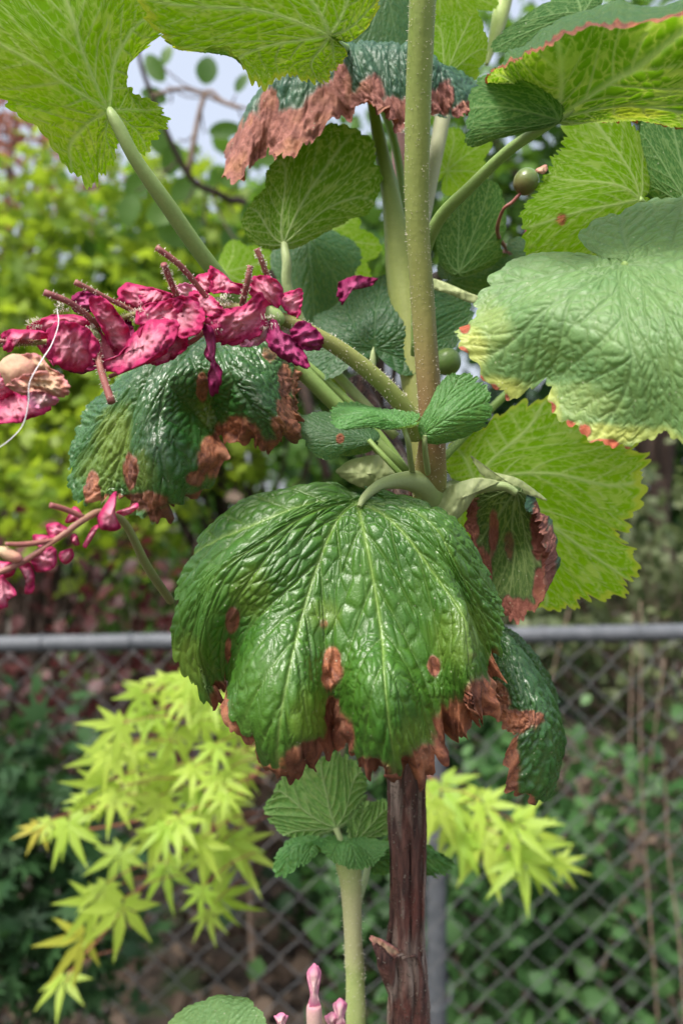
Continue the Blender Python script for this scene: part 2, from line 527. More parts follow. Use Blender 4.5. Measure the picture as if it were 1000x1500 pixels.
def canon(variant, nth, ns):
    key = (variant, nth, ns)
    if key in _VAR:
        return _VAR[key]
    rg = np.random.default_rng(100 + variant)
    th = np.linspace(-178.5, 178.5, nth)
    R0 = lobeR(th)
    arc = np.cumsum(R0)
    arc /= arc[-1]
    ph = rg.random(3) * 6
    t1 = arc * 30 + 0.35 * np.sin(arc * 40 + ph[0])
    t2 = arc * 74 + 0.3 * np.sin(arc * 60 + ph[1])
    saw = lambda t: np.abs(np.sin(np.pi * t)) ** 0.75
    ta = 2.3 if variant >= 3 else 1.0
    R = R0 * (1 - 0.04 * ta * (1 - saw(t1)) - 0.03 * ta * (1 - saw(t2)))
    R = R0 * 0.06 + R * 0.94
    tr = np.radians(th)
    s = np.concatenate([np.linspace(0.004, 0.85, int(ns * 0.8)), np.linspace(0.85, 1, ns - int(ns * 0.8) + 1)[1:]])
    X = s[:, None] * R[None] * np.sin(tr)[None]
    Y = s[:, None] * R[None] * np.cos(tr)[None]
    P = np.stack([X.ravel(), Y.ravel()], 1)
    # veins
    segs = []
    prim = [-148, -106, -52, 0, 52, 106, 148]
    Rl = lambda x, y: np.interp(np.degrees(np.arctan2(x, y)), th, R)

    def add(line, w0, w1, order):
        for i in range(len(line) - 1):
            f0 = i / (len(line) - 1)
            segs.append((*line[i], *line[i + 1], w0 + (w1 - w0) * f0, order))

    for ip, pa in enumerate(prim):
        L = float(lobeR(np.array([float(pa)]))[0])
        bend = rg.normal() * 0.05 + 0.06 * np.sign(pa)
        line = []
        for f in np.linspace(0, 0.98, 9):
            a = math.radians(pa - math.degrees(bend) * math.sin(f * 3.1))
            line.append((f * L * math.sin(a), f * L * math.cos(a)))
        add(line, 0.021, 0.006, 1)
        line = np.array(line)
        fr = 0.16
        k = 0
        while fr < 0.9:
            for side in (-1, 1):
                f = fr + rg.uniform(-0.025, 0.025)
                p = np.array([np.interp(f * 8 / 0.98, np.arange(9), line[:, 0]), np.interp(f * 8 / 0.98, np.arange(9), line[:, 1])])
                ang = math.radians(pa) + side * math.radians(48 - 12 * f + rg.uniform(-5, 5))
                lo = (prim[ip] + prim[ip - 1]) / 2 if ip > 0 else -178
                hi = (prim[ip] + prim[ip + 1]) / 2 if ip < 6 else 178
                pl = [p.copy()]
                for _ in range(24):
                    p = p + 0.035 * np.array([math.sin(ang), math.cos(ang)])
                    ang -= side * 0.012
                    aa = math.degrees(math.atan2(p[0], p[1]))
                    if aa < lo or aa > hi or np.hypot(*p) > 0.96 * Rl(p[0], p[1]):
                        break
                    pl.append(p.copy())
                if len(pl) > 2:
                    add(pl, 0.0085 * (1.15 - f), 0.004, 2)
                    # a forked tertiary
                    if len(pl) > 6:
                        q = pl[len(pl) // 2].copy()
                        a2 = ang + side * 0.7
                        pl2 = [q.copy()]
                        for _ in range(6):
                            q = q + 0.03 * np.array([math.sin(a2), math.cos(a2)])
                            aa = math.degrees(math.atan2(q[0], q[1]))
                            if aa < lo or aa > hi or np.hypot(*q) > 0.95 * Rl(q[0], q[1]):
                                break
                            pl2.append(q.copy())
                        if len(pl2) > 2:
                            add(pl2, 0.004, 0.003, 3)
            fr += 0.155
            k += 1
    S = np.array(segs)
    n = len(P)
    dmin = np.full(n, 9.0)
    vein = np.zeros(n)
    vein1 = np.zeros(n)
    F1 = np.zeros(n)
    F2 = np.zeros(n)
    seeds = rg.uniform(-1.05, 1.05, (2300, 2))
    wx = P[:, 0] + 0.02 * (vnoise(P[:, 0] * 12, P[:, 1] * 12, 3 + variant) - 0.5)
    wy = P[:, 1] + 0.02 * (vnoise(P[:, 0] * 12, P[:, 1] * 12, 9 + variant) - 0.5)
    smx, smy = (S[:, 0] + S[:, 2]) / 2, (S[:, 1] + S[:, 3]) / 2
    nb = 10
    bx_ = np.clip(((P[:, 0] + 1.05) / 2.1 * nb).astype(int), 0, nb - 1)
    by_ = np.clip(((P[:, 1] + 1.05) / 2.1 * nb).astype(int), 0, nb - 1)
    wdd = 2.1 / nb
    for ix in range(nb):
        for iy in range(nb):
            sel = np.nonzero((bx_ == ix) & (by_ == iy))[0]
            if len(sel) == 0:
                continue
            cx_, cy_ = -1.05 + (ix + 0.5) * wdd, -1.05 + (iy + 0.5) * wdd
            sd = seeds[(np.abs(seeds[:, 0] - cx_) < wdd / 2 + 0.16) & (np.abs(seeds[:, 1] - cy_) < wdd / 2 + 0.16)]
            sg = S[(np.abs(smx - cx_) < wdd / 2 + 0.18) & (np.abs(smy - cy_) < wdd / 2 + 0.18)]
            for a in range(0, len(sel), 4000):
                q = sel[a:a + 4000]
                Dq = (wx[q, None] - sd[None, :, 0]) ** 2 + (wy[q, None] - sd[None, :, 1]) ** 2
                part = np.partition(Dq, 1, axis=1)
                F1[q] = np.sqrt(part[:, 0])
                F2[q] = np.sqrt(part[:, 1])
                if len(sg) == 0:
                    continue
                ux, uy = sg[:, 2] - sg[:, 0], sg[:, 3] - sg[:, 1]
                l2 = ux * ux + uy * uy + 1e-12
                dx, dy = P[q, 0, None] - sg[None, :, 0], P[q, 1, None] - sg[None, :, 1]
                t = np.clip((dx * ux + dy * uy) / l2, 0, 1)
                d = np.hypot(dx - t * ux, dy - t * uy)
                od = sg[:, 5]
                dmin[q] = np.minimum(dmin[q], (d + np.where(od < 3, 0, 0.01)).min(1))
                ex = np.exp(-(d / sg[:, 4]) ** 2) * np.where(od == 1, 1.0, np.where(od == 2, 0.75, 0.5))
                vein[q] = ex.max(1)
                if (od == 1).any():
                    vein1[q] = (np.exp(-(d / (sg[:, 4] * 0.42)) ** 2) * (od == 1)).max(1)
    dmin = np.minimum(dmin, 0.2)
    e = np.minimum(F2 - F1, dmin * 1.4)
    cell = sstep(0.0, 0.02, e)
    bulge = 1 - np.exp(-dmin / 0.035)
    idx = np.arange(n).reshape(len(s), nth)
    F = np.stack([idx[:-1, :-1], idx[:-1, 1:], idx[1:, 1:], idx[1:, :-1]], -1).reshape(-1, 4)
    out = dict(vein1=vein1, P=P, th=np.tile(th, len(s)), s=np.repeat(s, nth), vein=vein, cell=cell, bulge=bulge, F=F, shape=(len(s), nth),
               e=e, lobeR=lobeR)
    _VAR[key] = out
    return out


def tps_map(src, dst, pts, lam=2e-4):
    n = len(src)

    def U(r2):
        return r2 * np.log(r2 + 1e-12)
    Km = U(((src[:, None] - src[None]) ** 2).sum(-1)) + lam * np.eye(n)
    Pm = np.hstack([np.ones((n, 1)), src])
    A = np.zeros((n + 3, n + 3))
    A[:n, :n] = Km
    A[:n, n:] = Pm
    A[n:, :n] = Pm.T
    b = np.zeros((n + 3, 3))
    b[:n] = dst
    w_ = np.linalg.solve(A, b)
    out = np.hstack([np.ones((len(pts), 1)), pts]) @ w_[n:]
    for a in range(0, len(pts), 20000):
        out[a:a + 20000] += U(((pts[a:a + 20000, None] - src[None]) ** 2).sum(-1)) @ w_[:n]
    return out


def leaf(parent, ctrl, D, face, mat, name='leaf', variant=0, res=(240, 64), bump=1.0, nec=(), nec_edge=0.0, nec_edge_fn=None,
         yel=(), yel_edge=0.0, ragged=0.0, label=None, wave=0.0, seed=0, pleat=0.0):
    """ctrl rows: (theta, s, px, py, depth offset mm); D base depth mm; face 'up'/'under' = side turned to the camera at the centre"""
    c = canon(variant, *res)
    ctrl = np.array(ctrl, float)
    a = np.radians(ctrl[:, 0])
    r = lobeR(np.clip(ctrl[:, 0], -178.9, 178.9)) * ctrl[:, 1]
    src = np.stack([r * np.sin(a), r * np.cos(a)], 1)
    dst = np.stack([ctrl[:, 2], ctrl[:, 3], (D + ctrl[:, 4])], 1)
    W = tps_map(src, dst, c['P'])
    px, py = W[:, 0].copy(), W[:, 1].copy()
    W[:, 2] /= 1000.0
    V = unproj(W)
    m, nth = c['shape']
    G = V.reshape(m, nth, 3)

    def normals(G):
        du = np.gradient(G, axis=1)
        dv = np.gradient(G, axis=0)
        N = np.cross(du, dv)
        N /= np.linalg.norm(N, axis=2)[..., None] + 1e-15
        return N
    N = normals(G)
    F = c['F']
    # winding: quad order (ring, angle) gives normal along cross(du, dv) or its opposite
    i0 = F[:1]
    k = int(m * 0.18)
    Nm = N[2:k].reshape(-1, 3).mean(0)
    toward = -G[2:k].reshape(-1, 3).mean(0) + np.array(CAM)
    sgn = 1.0 if np.dot(Nm, toward) > 0 else -1.0
    if face == 'under':
        sgn = -sgn
    N = N * sgn                                  # upper-side normal
    # face winding following that normal: quad (i,j),(i,j+1),(i+1,j+1),(i+1,j) has normal ~ du x dv
    if sgn < 0:
        F = F[:, ::-1].copy()
    size = np.linalg.norm(G[-1, nth // 2] - G[0, nth // 2])
    S = c['s'].reshape(m, nth)
    TH = c['th'].reshape(m, nth)
    sx, sy = c['P'][:, 0].reshape(m, nth), c['P'][:, 1].reshape(m, nth)
    nm = np.zeros((m, nth))
    nz = (vnoise(sx * 9 + 5 + seed, sy * 9 + 3, 21 + seed) - 0.5) * 0.8 + (vnoise(sx * 24 + 5, sy * 24 + 9, 22 + seed) - 0.5) * 0.5
    PX, PY = px.reshape(m, nth), py.reshape(m, nth)
    for b in nec:
        q = np.hypot((PX - b[0]) / b[2], (PY - b[1]) / b[3]) + nz * 0.45
        v = 1 - sstep(0.6, 1.35, q)
        if len(b) > 4:
            v = v * b[4]
        nm = np.maximum(nm, v)
    if nec_edge or nec_edge_fn is not None:
        wdt = nec_edge if nec_edge_fn is None else nec_edge_fn(TH)
        q = (1 - S) / np.maximum(wdt, 1e-4) + nz * 0.9
        nm = np.maximum(nm, (1 - sstep(0.7, 1.2, q)) * (wdt > 1e-3))
    ym = np.zeros((m, nth))
    for b in yel:
        q = np.hypot((PX - b[0]) / b[2], (PY - b[1]) / b[3]) + nz * 0.6
        ym = np.maximum(ym, (1 - sstep(0.5, 1.3, q)) * (b[4] if len(b) > 4 else 1))
    if yel_edge:
        ym = np.maximum(ym, 1 - sstep(0.3, 1.2, (1 - S) / yel_edge + nz * 0.7))
    fade = sstep(0, 0.06, S)
    cellh = c['cell'].reshape(m, nth)
    cellr = np.sqrt(np.clip(c['e'].reshape(m, nth) / 0.034, 0, 1))
    h = bump * size * (0.005 * c['bulge'].reshape(m, nth) + 0.0125 * cellr - 0.007 * c['vein'].reshape(m, nth)) * fade
    h += pleat * size * c['bulge'].reshape(m, nth) * fade
    h *= (1 - 0.5 * nm)
    h += nm * size * 0.012 * (vnoise(sx * 30, sy * 30, 31 + seed) - 0.5) * 2
    if wave:
        h += wave * size * sstep(0.5, 1, S) * np.sin(np.radians(TH) * 11 + seed)
    if ragged:
        rg = ragged * nm * sstep(0.8, 1.0, S) * size
        h += rg * 0.06 * (vnoise(TH * 0.22 + 7, S * 3, 45 + seed) - 0.5) * 2
    G2 = G + N * h[..., None]
    if ragged:
        # torn margin: pull edge vertices in by an irregular amount
        tear = ragged * nm * sstep(0.86, 1.0, S) * (vnoise(TH * 0.35, TH * 0 + 2.5, 41 + seed) * 0.4 + 0.6 * vnoise(TH * 1.1, TH * 0 + 7.5, 43))
        cen = G2[0, nth // 2]
        G2 = G2 + (cen - G2) * (tear * 0.045)[..., None]
    return mesh_obj(name, G2.reshape(-1, 3), F, mat, parent,
                    dict(vein1=c['vein1'], vein=c['vein'], cell=cellh.ravel(), nec=nm.ravel(), yel=ym.ravel()), label=label)


def stalk(name, pts, mat, parent, n=40, seg=14, tint=None, flat=1.0, hairs=0, hair_len=0.0007, hair_parent=None, label=None, disp=None):
    C, R = px_path(pts, n)
    V, F = tube_data(C, R, seg, flat, disp)
    tv = np.zeros(len(V))
    if tint is not None:
        tv[:n * seg] = np.repeat(np.interp(np.linspace(0, 1, n), np.linspace(0, 1, len(tint)), tint), seg)
    o = mesh_obj(name, V, F, mat, parent, dict(tint=tv), label=label)
    if hairs:
        Vh, Fh = hair_data(C, R, hairs, hair_len, RNG)
        mesh_obj('gland_hair', Vh, Fh, MAT['hair'], hair_parent or o, kind='stuff')
    return o


def patch(name, outline, D, mat, parent, cup=0.0, crinkle=0.0005, tilt=(0, 0), n=72, rings=16, zoff=None, label=None, seed=0, curl=0.0, ruffle=0.2, fold=0.9, grow=1.0):
    """thin curved petal or bract: outline in pixels (px, py[, dz mm]) filled from its centre; cup mm, tilt mm per 100 px"""
    O = np.array([(p[0], p[1], p[2] if len(p) > 2 else 0.0) for p in outline], float)
    O = crom(O, n, True)
    _k = np.arange(n)
    _j = (vnoise(_k * 0.55 + seed * 3.1, _k * 0 + 1.5, 55) - 0.5)
    _c0 = O.mean(0)
    O[:, :2] = _c0[:2] + (O[:, :2] - _c0[:2]) * grow
    O[:, :2] += (O[:, :2] - _c0[:2]) * (_j * ruffle)[:, None]
    cen = O.mean(0)
    size = np.hypot(*(O[:, :2].max(0) - O[:, :2].min(0)))
    s = np.linspace(0.0, 1, rings + 1)[1:]
    A = cen[None, None] + s[:, None, None] * (O - cen)[None]
    x, y = A[..., 0], A[..., 1]
    z = A[..., 2] + 0.6 * cup * (1 - s[:, None] ** 2) + tilt[0] * (x - cen[0]) / 100 + tilt[1] * (y - cen[1]) / 100
    cz = crinkle * 1000 * 2
    ca, sa = math.cos(seed * 1.7), math.sin(seed * 1.7)
    u, v = x * ca + y * sa, -x * sa + y * ca
    z = z + cz * 1.0 * (vnoise(u / 9 + seed, v / 24, 51 + seed) - 0.5) * 2 + cz * 0.9 * (vnoise(u / 4, v / 7 + seed, 52) - 0.5) * 2
    z = z + fold * np.abs((u - (cen[0] * ca + cen[1] * sa)) / (size * 0.35) + 0.25 * math.sin(seed * 2.3))
    z = z + curl * sstep(0.6, 1, s)[:, None] * np.sin(np.linspace(0, 2 * np.pi * 3, n) + seed)[None]
    P = np.stack([x.ravel(), y.ravel(), (D + z.ravel()) / 1000], 1)
    P = np.vstack([P, [cen[0], cen[1], (D + cen[2] + cup) / 1000]])
    V = unproj(P)
    idx = np.arange(rings * n).reshape(rings, n)
    nx = np.roll(idx, -1, 1)
    F4 = np.stack([idx[:-1], nx[:-1], nx[1:], idx[1:]], -1).reshape(-1, 4)
    F3 = np.stack([np.full(n, rings * n), nx[0], idx[0]], -1)
    rad = np.concatenate([np.repeat(s, n), [0]])
    o = mesh_obj(name, V, [F4, F3], mat, parent, dict(rad=rad), label=label)
    sm = o.modifiers.new('thickness', 'SOLIDIFY')
    sm.thickness = 0.0002
    return o


def blob(name, px, py, D, rx, ry, mat, parent, rot=0.0, noise=0.0, seg=24, rings=14, taper=0.0, tint=None, seed=0, label=None):
    """rounded body (berry, bud) at a pixel, radii in px"""
    u = np.linspace(0, np.pi, rings)
    a = np.linspace(0, 2 * np.pi, seg, endpoint=False)
    k = K * D / 1000
    sy = -np.cos(u)
    rr = np.sin(u) ** 0.9 * (1 - taper * sy * 0.5)
    x = rr[:, None] * np.cos(a)[None] * rx * k
    y = rr[:, None] * np.sin(a)[None] * rx * k
    z = np.repeat(sy[:, None], seg, 1) * ry * k
    nzv = 1 + noise * (vnoise(a[None] * 3 + u[:, None] * 5 + seed, u[:, None] * 4 + 0 * a[None], 61) - 0.5) * 2
    x, y = x * nzv, y * nzv
    c, s_ = math.cos(rot), math.sin(rot)
    X, Z = x * c - z * s_, x * s_ + z * c
    V = np.stack([X, y, Z], -1).reshape(-1, 3) + np.array(at(px, py, D / 1000))
    idx = np.arange(rings * seg).reshape(rings, seg)
    nx = np.roll(idx, -1, 1)
    F = np.stack([idx[:-1], nx[:-1], nx[1:], idx[1:]], -1).reshape(-1, 4)
    tv = np.repeat(np.linspace(0, 1, rings) if tint is None else np.interp(np.linspace(0, 1, rings), np.linspace(0, 1, len(tint)), tint), seg)
    return mesh_obj(name, V, F, mat, parent, dict(tint=tv, rad=1 - tv), label=label)


# ------------------------------------------------------------------ ground
M = NT('soil')
n1 = M.noise(3, 6)
n2 = M.noise(40, 5, 0.7)
c = M.mix(M.rng(n2, 0.3, 0.7), (0.025, 0.018, 0.013), (0.08, 0.06, 0.045))
c = M.mix(M.rng(n1, 0.5, 0.65), c, (0.04, 0.07, 0.02))
M.l(c, M.p.inputs['Base Color'])
M.p.inputs['Roughness'].default_value = 0.95
M.l(M.bump(n2, 0.8, 0.02), M.p.inputs['Normal'])
gx, gy = np.meshgrid(np.linspace(-1, 1, 101), np.linspace(-1, 1, 101))
gx, gy = np.sign(gx) * np.abs(gx) ** 2.5 * 120, np.sign(gy) * np.abs(gy) ** 2.5 * 120
gz = 0.05 * (vnoise(gx * 1.3 + 50, gy * 1.3 + 50, 71) - 0.5) * np.exp(-(gx ** 2 + gy ** 2) / 100)
idx = np.arange(101 * 101).reshape(101, 101)
ground = mesh_obj('ground', np.stack([gx, gy, gz], -1).reshape(-1, 3),
                  np.stack([idx[:-1, :-1], idx[:-1, 1:], idx[1:, 1:], idx[1:, :-1]], -1).reshape(-1, 4), M.m, kind='structure')


# ------------------------------------------------------------------ background foliage tools
def foliage_mat(name, c1, c2, trans, tw=0.4, rough=0.5):
    M = NT(name)
    r = M.attr('rnd')
    c = M.mix(r, c1, c2)
    M.l(c, M.p.inputs['Base Color'])
    M.p.inputs['Roughness'].default_value = rough
    M.p.inputs['Specular IOR Level'].default_value = 0.35
    tr = M.n('ShaderNodeBsdfTranslucent')
    M.l(M.mix(r, trans, M.mix(0.5, trans, c2)), tr.inputs[0])
    mx = M.n('ShaderNodeMixShader')
    mx.inputs[0].default_value = tw
    M.l(M.p.outputs[0], mx.inputs[1])
    M.l(tr.outputs[0], mx.inputs[2])
    M.l(mx.outputs[0], M.out.inputs[0])
    return M.m


def tmpl_oval(wd=0.45):
    V = np.array([(0, 0, 0), (0, .3, .02), (0, .7, .02), (0, 1, -.06), (-wd * .8, .3, .1), (-wd * .75, .68, .06), (wd * .8, .3, .1), (wd * .75, .68, .06)], float)
    F = np.array([(0, 1, 4, 4), (1, 2, 5, 4), (2, 3, 5, 5), (0, 6, 1, 1), (1, 6, 7, 2), (2, 7, 3, 3)])
    T = []
    for q in F:
        T.append((q[0], q[1], q[2]))
        if q[2] != q[3]:
            T.append((q[0], q[2], q[3]))
    return V, np.array(T)


def tmpl_star(n=7, depth=0.42, wid=0.0):
    """palmate maple leaf, stalk end at origin"""
    V = [(0, 0.3, 0.03)]
    angs = np.radians(np.linspace(-128, 128, n))
    lens = 0.72 - 0.34 * (np.abs(np.linspace(-1, 1, n)) ** 1.6)
    for i, a in enumerate(angs):
        V.append((math.sin(a) * lens[i], 0.3 + math.cos(a) * lens[i], -0.10 * lens[i]))
    for i in range(n - 1):
        a = (angs[i] + angs[i + 1]) / 2
        l_ = depth * 0.5 * (lens[i] + lens[i + 1])
        V.append((math.sin(a) * l_, 0.3 + math.cos(a) * l_, 0.02))
    V.append((0, 0.16, 0.0))
    V = np.array(V, float)
    b = len(V) - 1
    T = []
    for i in range(n):
        lft = 1 + n + i - 1 if i > 0 else b
        rgt = 1 + n + i if i < n - 1 else b
        T.append((0, lft, 1 + i))
        T.append((0, 1 + i, rgt))
    return V, np.array(T)


OVAL, NARROW, STAR = tmpl_oval(), tmpl_oval(0.28), tmpl_star()


def foliage(name, parent, mat, pts, size, tmpl, rng, droop=0.5, kind=None):
    V0, T0 = tmpl
    n = len(pts)
    # random frames: leaf axis mostly outwards/down, normal mostly up
    ax = rng.normal(size=(n, 3))
    ax[:, 2] -= droop
    ax /= np.linalg.norm(ax, axis=1)[:, None]
    up = np.array([0, 0, 1.0]) + 0.7 * rng.normal(size=(n, 3))
    nn = up - ax * (up * ax).sum(1)[:, None]
    nn /= np.linalg.norm(nn, axis=1)[:, None]
    xx = np.cross(ax, nn)
    sc = size * (0.6 + 0.8 * rng.random(n))
    V = pts[:, None] + sc[:, None, None] * (V0[None, :, 0, None] * xx[:, None] + V0[None, :, 1, None] * ax[:, None] + V0[None, :, 2, None] * nn[:, None])
    F = T0[None] + (np.arange(n) * len(V0))[:, None, None]
    rnd = np.repeat(rng.random(n), len(V0))
    return mesh_obj(name, V.reshape(-1, 3), F.reshape(-1, 3), mat, parent, dict(rnd=rnd), smooth=True, kind=kind)


def clump_pts(cen, rad, nclump, per, spread, rng, fill=0.35):
    u = rng.normal(size=(nclump, 3))
    u /= np.linalg.norm(u, axis=1)[:, None]
    r = (fill + (1 - fill) * rng.random(nclump)) ** 0.6
    cc = np.array(cen) + u * r[:, None] * np.array(rad)
    P = cc[:, None] + rng.normal(size=(nclump, per, 3)) * spread
    return P.reshape(-1, 3), cc


def limbs(base, fork, targets, r0, rng, wig=0.05):
    parts = []
    base, fork = np.array(base), np.array(fork)
    L = crom(np.array([base, base * 0.5 + fork * 0.5 + rng.normal(size=3) * wig * 0.5, fork]), 8)
    parts.append(tube_data(L, np.linspace(r0, r0 * 0.75, 8), 8))
    for t in targets:
        s = L[rng.integers(5, 8)]
        mid = s * 0.5 + t * 0.5 + rng.normal(size=3) * wig
        mid[2] += wig * 0.6
        c = crom(np.array([s, mid, t]), 7)
        parts.append(tube_data(c, np.linspace(r0 * 0.4, r0 * 0.07, 7), 5, cap=False))
    return join_data(parts)


def shrub(name, label, cat, base, cen, rad, nclump, per, spread, leaf_size, tmpl, mat, twig, seed, group=None, r0=0.012, ntw=None, fill=0.35,
          droop=0.5, foliage_name='crown', trunk_name='trunk', clip=None):
    rg = np.random.default_rng(seed)
    t = thing(name, label, cat, base, group)
    P, cc = clump_pts(cen, rad, nclump, per, spread, rg, fill)
    P = P[P[:, 2] > 0.02]
    if clip is not None:
        P = P[P[:, 1] > clip]
        cc = cc[cc[:, 1] > clip]
    foliage(foliage_name, t, mat, P, leaf_size, tmpl, rg, droop)
    fork = np.array(base) * 0.45 + np.array(cen) * 0.55
    V, F = limbs(base, fork, cc[cc[:, 2] > 0.05][:ntw or 40], r0, rg, 0.25 * float(np.mean(rad)) * 0.4)
    mesh_obj(trunk_name, V, F, twig, t)
    return t


FM = {}
FM['gold'] = foliage_mat('gold_foliage', (0.11, 0.21, 0.02), (0.28, 0.38, 0.04), (0.4, 0.55, 0.03), 0.5)
FM['green'] = foliage_mat('green_foliage', (0.035, 0.10, 0.02), (0.10, 0.20, 0.035), (0.2, 0.4, 0.03), 0.4)
FM['dark'] = foliage_mat('dark_foliage', (0.015, 0.05, 0.018), (0.04, 0.10, 0.03), (0.06, 0.16, 0.03), 0.3)
FM['olive'] = foliage_mat('olive_foliage', (0.07, 0.10, 0.045), (0.16, 0.19, 0.09), (0.2, 0.28, 0.08), 0.35)
FM['red'] = foliage_mat('red_foliage', (0.17, 0.06, 0.05), (0.36, 0.17, 0.13), (0.45, 0.18, 0.1), 0.45)
FM['crimson'] = foliage_mat('crimson_foliage', (0.035, 0.014, 0.014), (0.12, 0.035, 0.035), (0.14, 0.03, 0.03), 0.3)
FM['ivy'] = foliage_mat('ivy_foliage', (0.035, 0.10, 0.03), (0.09, 0.19, 0.06), (0.1, 0.25, 0.05), 0.3)
FM['litter'] = foliage_mat('leaf_litter', (0.05, 0.034, 0.024), (0.17, 0.125, 0.09), (0.12, 0.07, 0.04), 0.2, 0.8)
FM['maple'] = foliage_mat('maple_leaf', (0.26, 0.42, 0.05), (0.42, 0.54, 0.08), (0.55, 0.75, 0.06), 0.5)
FM['maple_tip'] = foliage_mat('maple_leaf_tip', (0.42, 0.46, 0.06), (0.5, 0.44, 0.06), (0.65, 0.65, 0.06), 0.5)


def wp(px, py, d):
    return tuple(at(px, py, d))


# distant evergreens and trees closing the view (>= 4 m)
for i, (x, y, h, rx, mt, lab) in enumerate([
        (-3.4, 6.2, 2.5, 1.5, 'dark', 'tall dark hedge shrub far behind the red leaved tree'),
        (-0.9, 6.6, 2.3, 1.5, 'green', 'broad green shrub far behind the golden maple'),
        (1.4, 6.4, 2.5, 1.5, 'dark', 'dark evergreen shrub far behind the fence post'),
        (3.7, 6.0, 2.9, 1.6, 'green', 'tall green shrub far behind the olive bush'),
        (-5.6, 4.6, 2.6, 1.6, 'green', 'broad green shrub left of the tall dark hedge shrub'),
        (-3.0, 3.4, 1.9, 1.0, 'dark', 'dark low shrub left of the golden maple tree'),
        (3.2, 3.4, 2.1, 1.0, 'dark', 'dark low shrub right of the olive bush')]):
    shrub('garden_shrub', lab, 'shrub', (x, y, 0), (x, y, h * 0.5), (rx, 0.7, h * 0.55), 90, 60, 0.2, 0.10, OVAL, FM[mt], MAT['twig_dark'], 200 + i,
          'far shrubs closing the garden', 0.04, 25)

# red leaved tree upper left
shrub('red_leaved_tree', 'tree with dull red brown leaves and sky showing through its crown', 'tree', (-2.0, 5.0, 0), wp(25, 265, 4.8), (0.75, 0.5, 0.55),
      60, 17, 0.10, 0.055, OVAL, FM['red'], MAT['twig_dark'], 301, r0=0.05, fill=0.1)
# golden maple tree left
shrub('golden_maple', 'golden yellow green maple tree behind the left stretch of fence', 'tree', (-1.25, 3.2, 0), wp(110, 480, 3.1), (0.85, 0.5, 0.62),
      120, 30, 0.08, 0.075, STAR, FM['gold'], MAT['twig_dark'], 302, r0=0.035, fill=0.15)
shrub('green_shrub', 'mid green leafy shrub between the golden maple and the currant', 'shrub', (-0.35, 3.6, 0), wp(330, 470, 3.4), (0.6, 0.4, 0.62),
      70, 34, 0.09, 0.08, OVAL, FM['green'], MAT['twig_dark'], 303, r0=0.03, fill=0.15)
shrub('green_shrub', 'low yellow green shrub under the golden maple', 'shrub', (-1.2, 2.7, 0), wp(60, 720, 2.6), (0.5, 0.3, 0.28),
      50, 26, 0.06, 0.05, OVAL, FM['gold'], MAT['twig_dark'], 304, r0=0.02, fill=0.15)
# thin trees, top right
shrub('tall_tree', 'thin green tree with bright sky gaps at the far right', 'tree', (2.2, 5.4, 0), wp(880, 240, 5.0), (1.3, 0.5, 1.0),
      90, 34, 0.16, 0.09, OVAL, FM['green'], MAT['twig_dark'], 305, r0=0.06, fill=0.1)
shrub('tall_tree', 'slender green tree with sky gaps behind the currant cane', 'tree', (0.35, 5.6, 0), wp(545, 330, 5.2), (0.8, 0.5, 0.75),
      46, 30, 0.13, 0.09, OVAL, FM['green'], MAT['twig_dark'], 306, r0=0.05, fill=0.1)
# thicket left behind the fence: bare twigs and dull crimson leaves
shrub('bramble_thicket', 'bare brown thicket with dull crimson leaves behind the fence', 'shrub', (-0.75, 2.35, 0), wp(150, 960, 2.3), (0.62, 0.28, 0.42),
      120, 5, 0.06, 0.04, OVAL, FM['crimson'], MAT['twig_dark'], 307, r0=0.012, ntw=110, fill=0.1, clip=1.83)
shrub('bramble_thicket', 'dry twig tangle with scattered brown leaves below the green shrub', 'shrub', (-0.25, 2.6, 0), wp(360, 1000, 2.5), (0.5, 0.3, 0.5),
      100, 7, 0.06, 0.05, OVAL, FM['litter'], MAT['twig'], 308, r0=0.012, ntw=100, fill=0.1, clip=1.83)
# right behind the fence
shrub('olive_bush', 'grey olive small leaved bush behind the right stretch of fence', 'shrub', (1.25, 2.8, 0), wp(900, 860, 2.6), (0.55, 0.35, 0.5),
      90, 30, 0.06, 0.04, OVAL, FM['olive'], MAT['twig'], 309, r0=0.015, ntw=80, fill=0.1, clip=1.85)
shrub('ivy_bank', 'green ivy growing low behind the right stretch of fence', 'ivy', (0.7, 2.4, 0), wp(800, 1330, 2.2), (0.6, 0.3, 0.42),
      110, 20, 0.06, 0.05, OVAL, FM['ivy'], MAT['twig_dark'], 310, r0=0.01, ntw=40, fill=0.1, clip=1.82)
shrub('green_shrub', 'dark green shrub standing behind the fence post', 'shrub', (0.1, 2.9, 0), wp(560, 1150, 2.8), (0.45, 0.3, 0.65),
      70, 24, 0.08, 0.07, OVAL, FM['dark'], MAT['twig_dark'], 311, r0=0.02, fill=0.1, clip=1.9)
shrub('dark_maple', 'dark green feathery maple growing low before the left fence', 'shrub', (-0.75, 1.45, 0), wp(10, 1300, 1.35), (0.2, 0.14, 0.3),
      90, 16, 0.035, 0.04, STAR, FM['dark'], MAT['twig_dark'], 312, r0=0.008, fill=0.1)

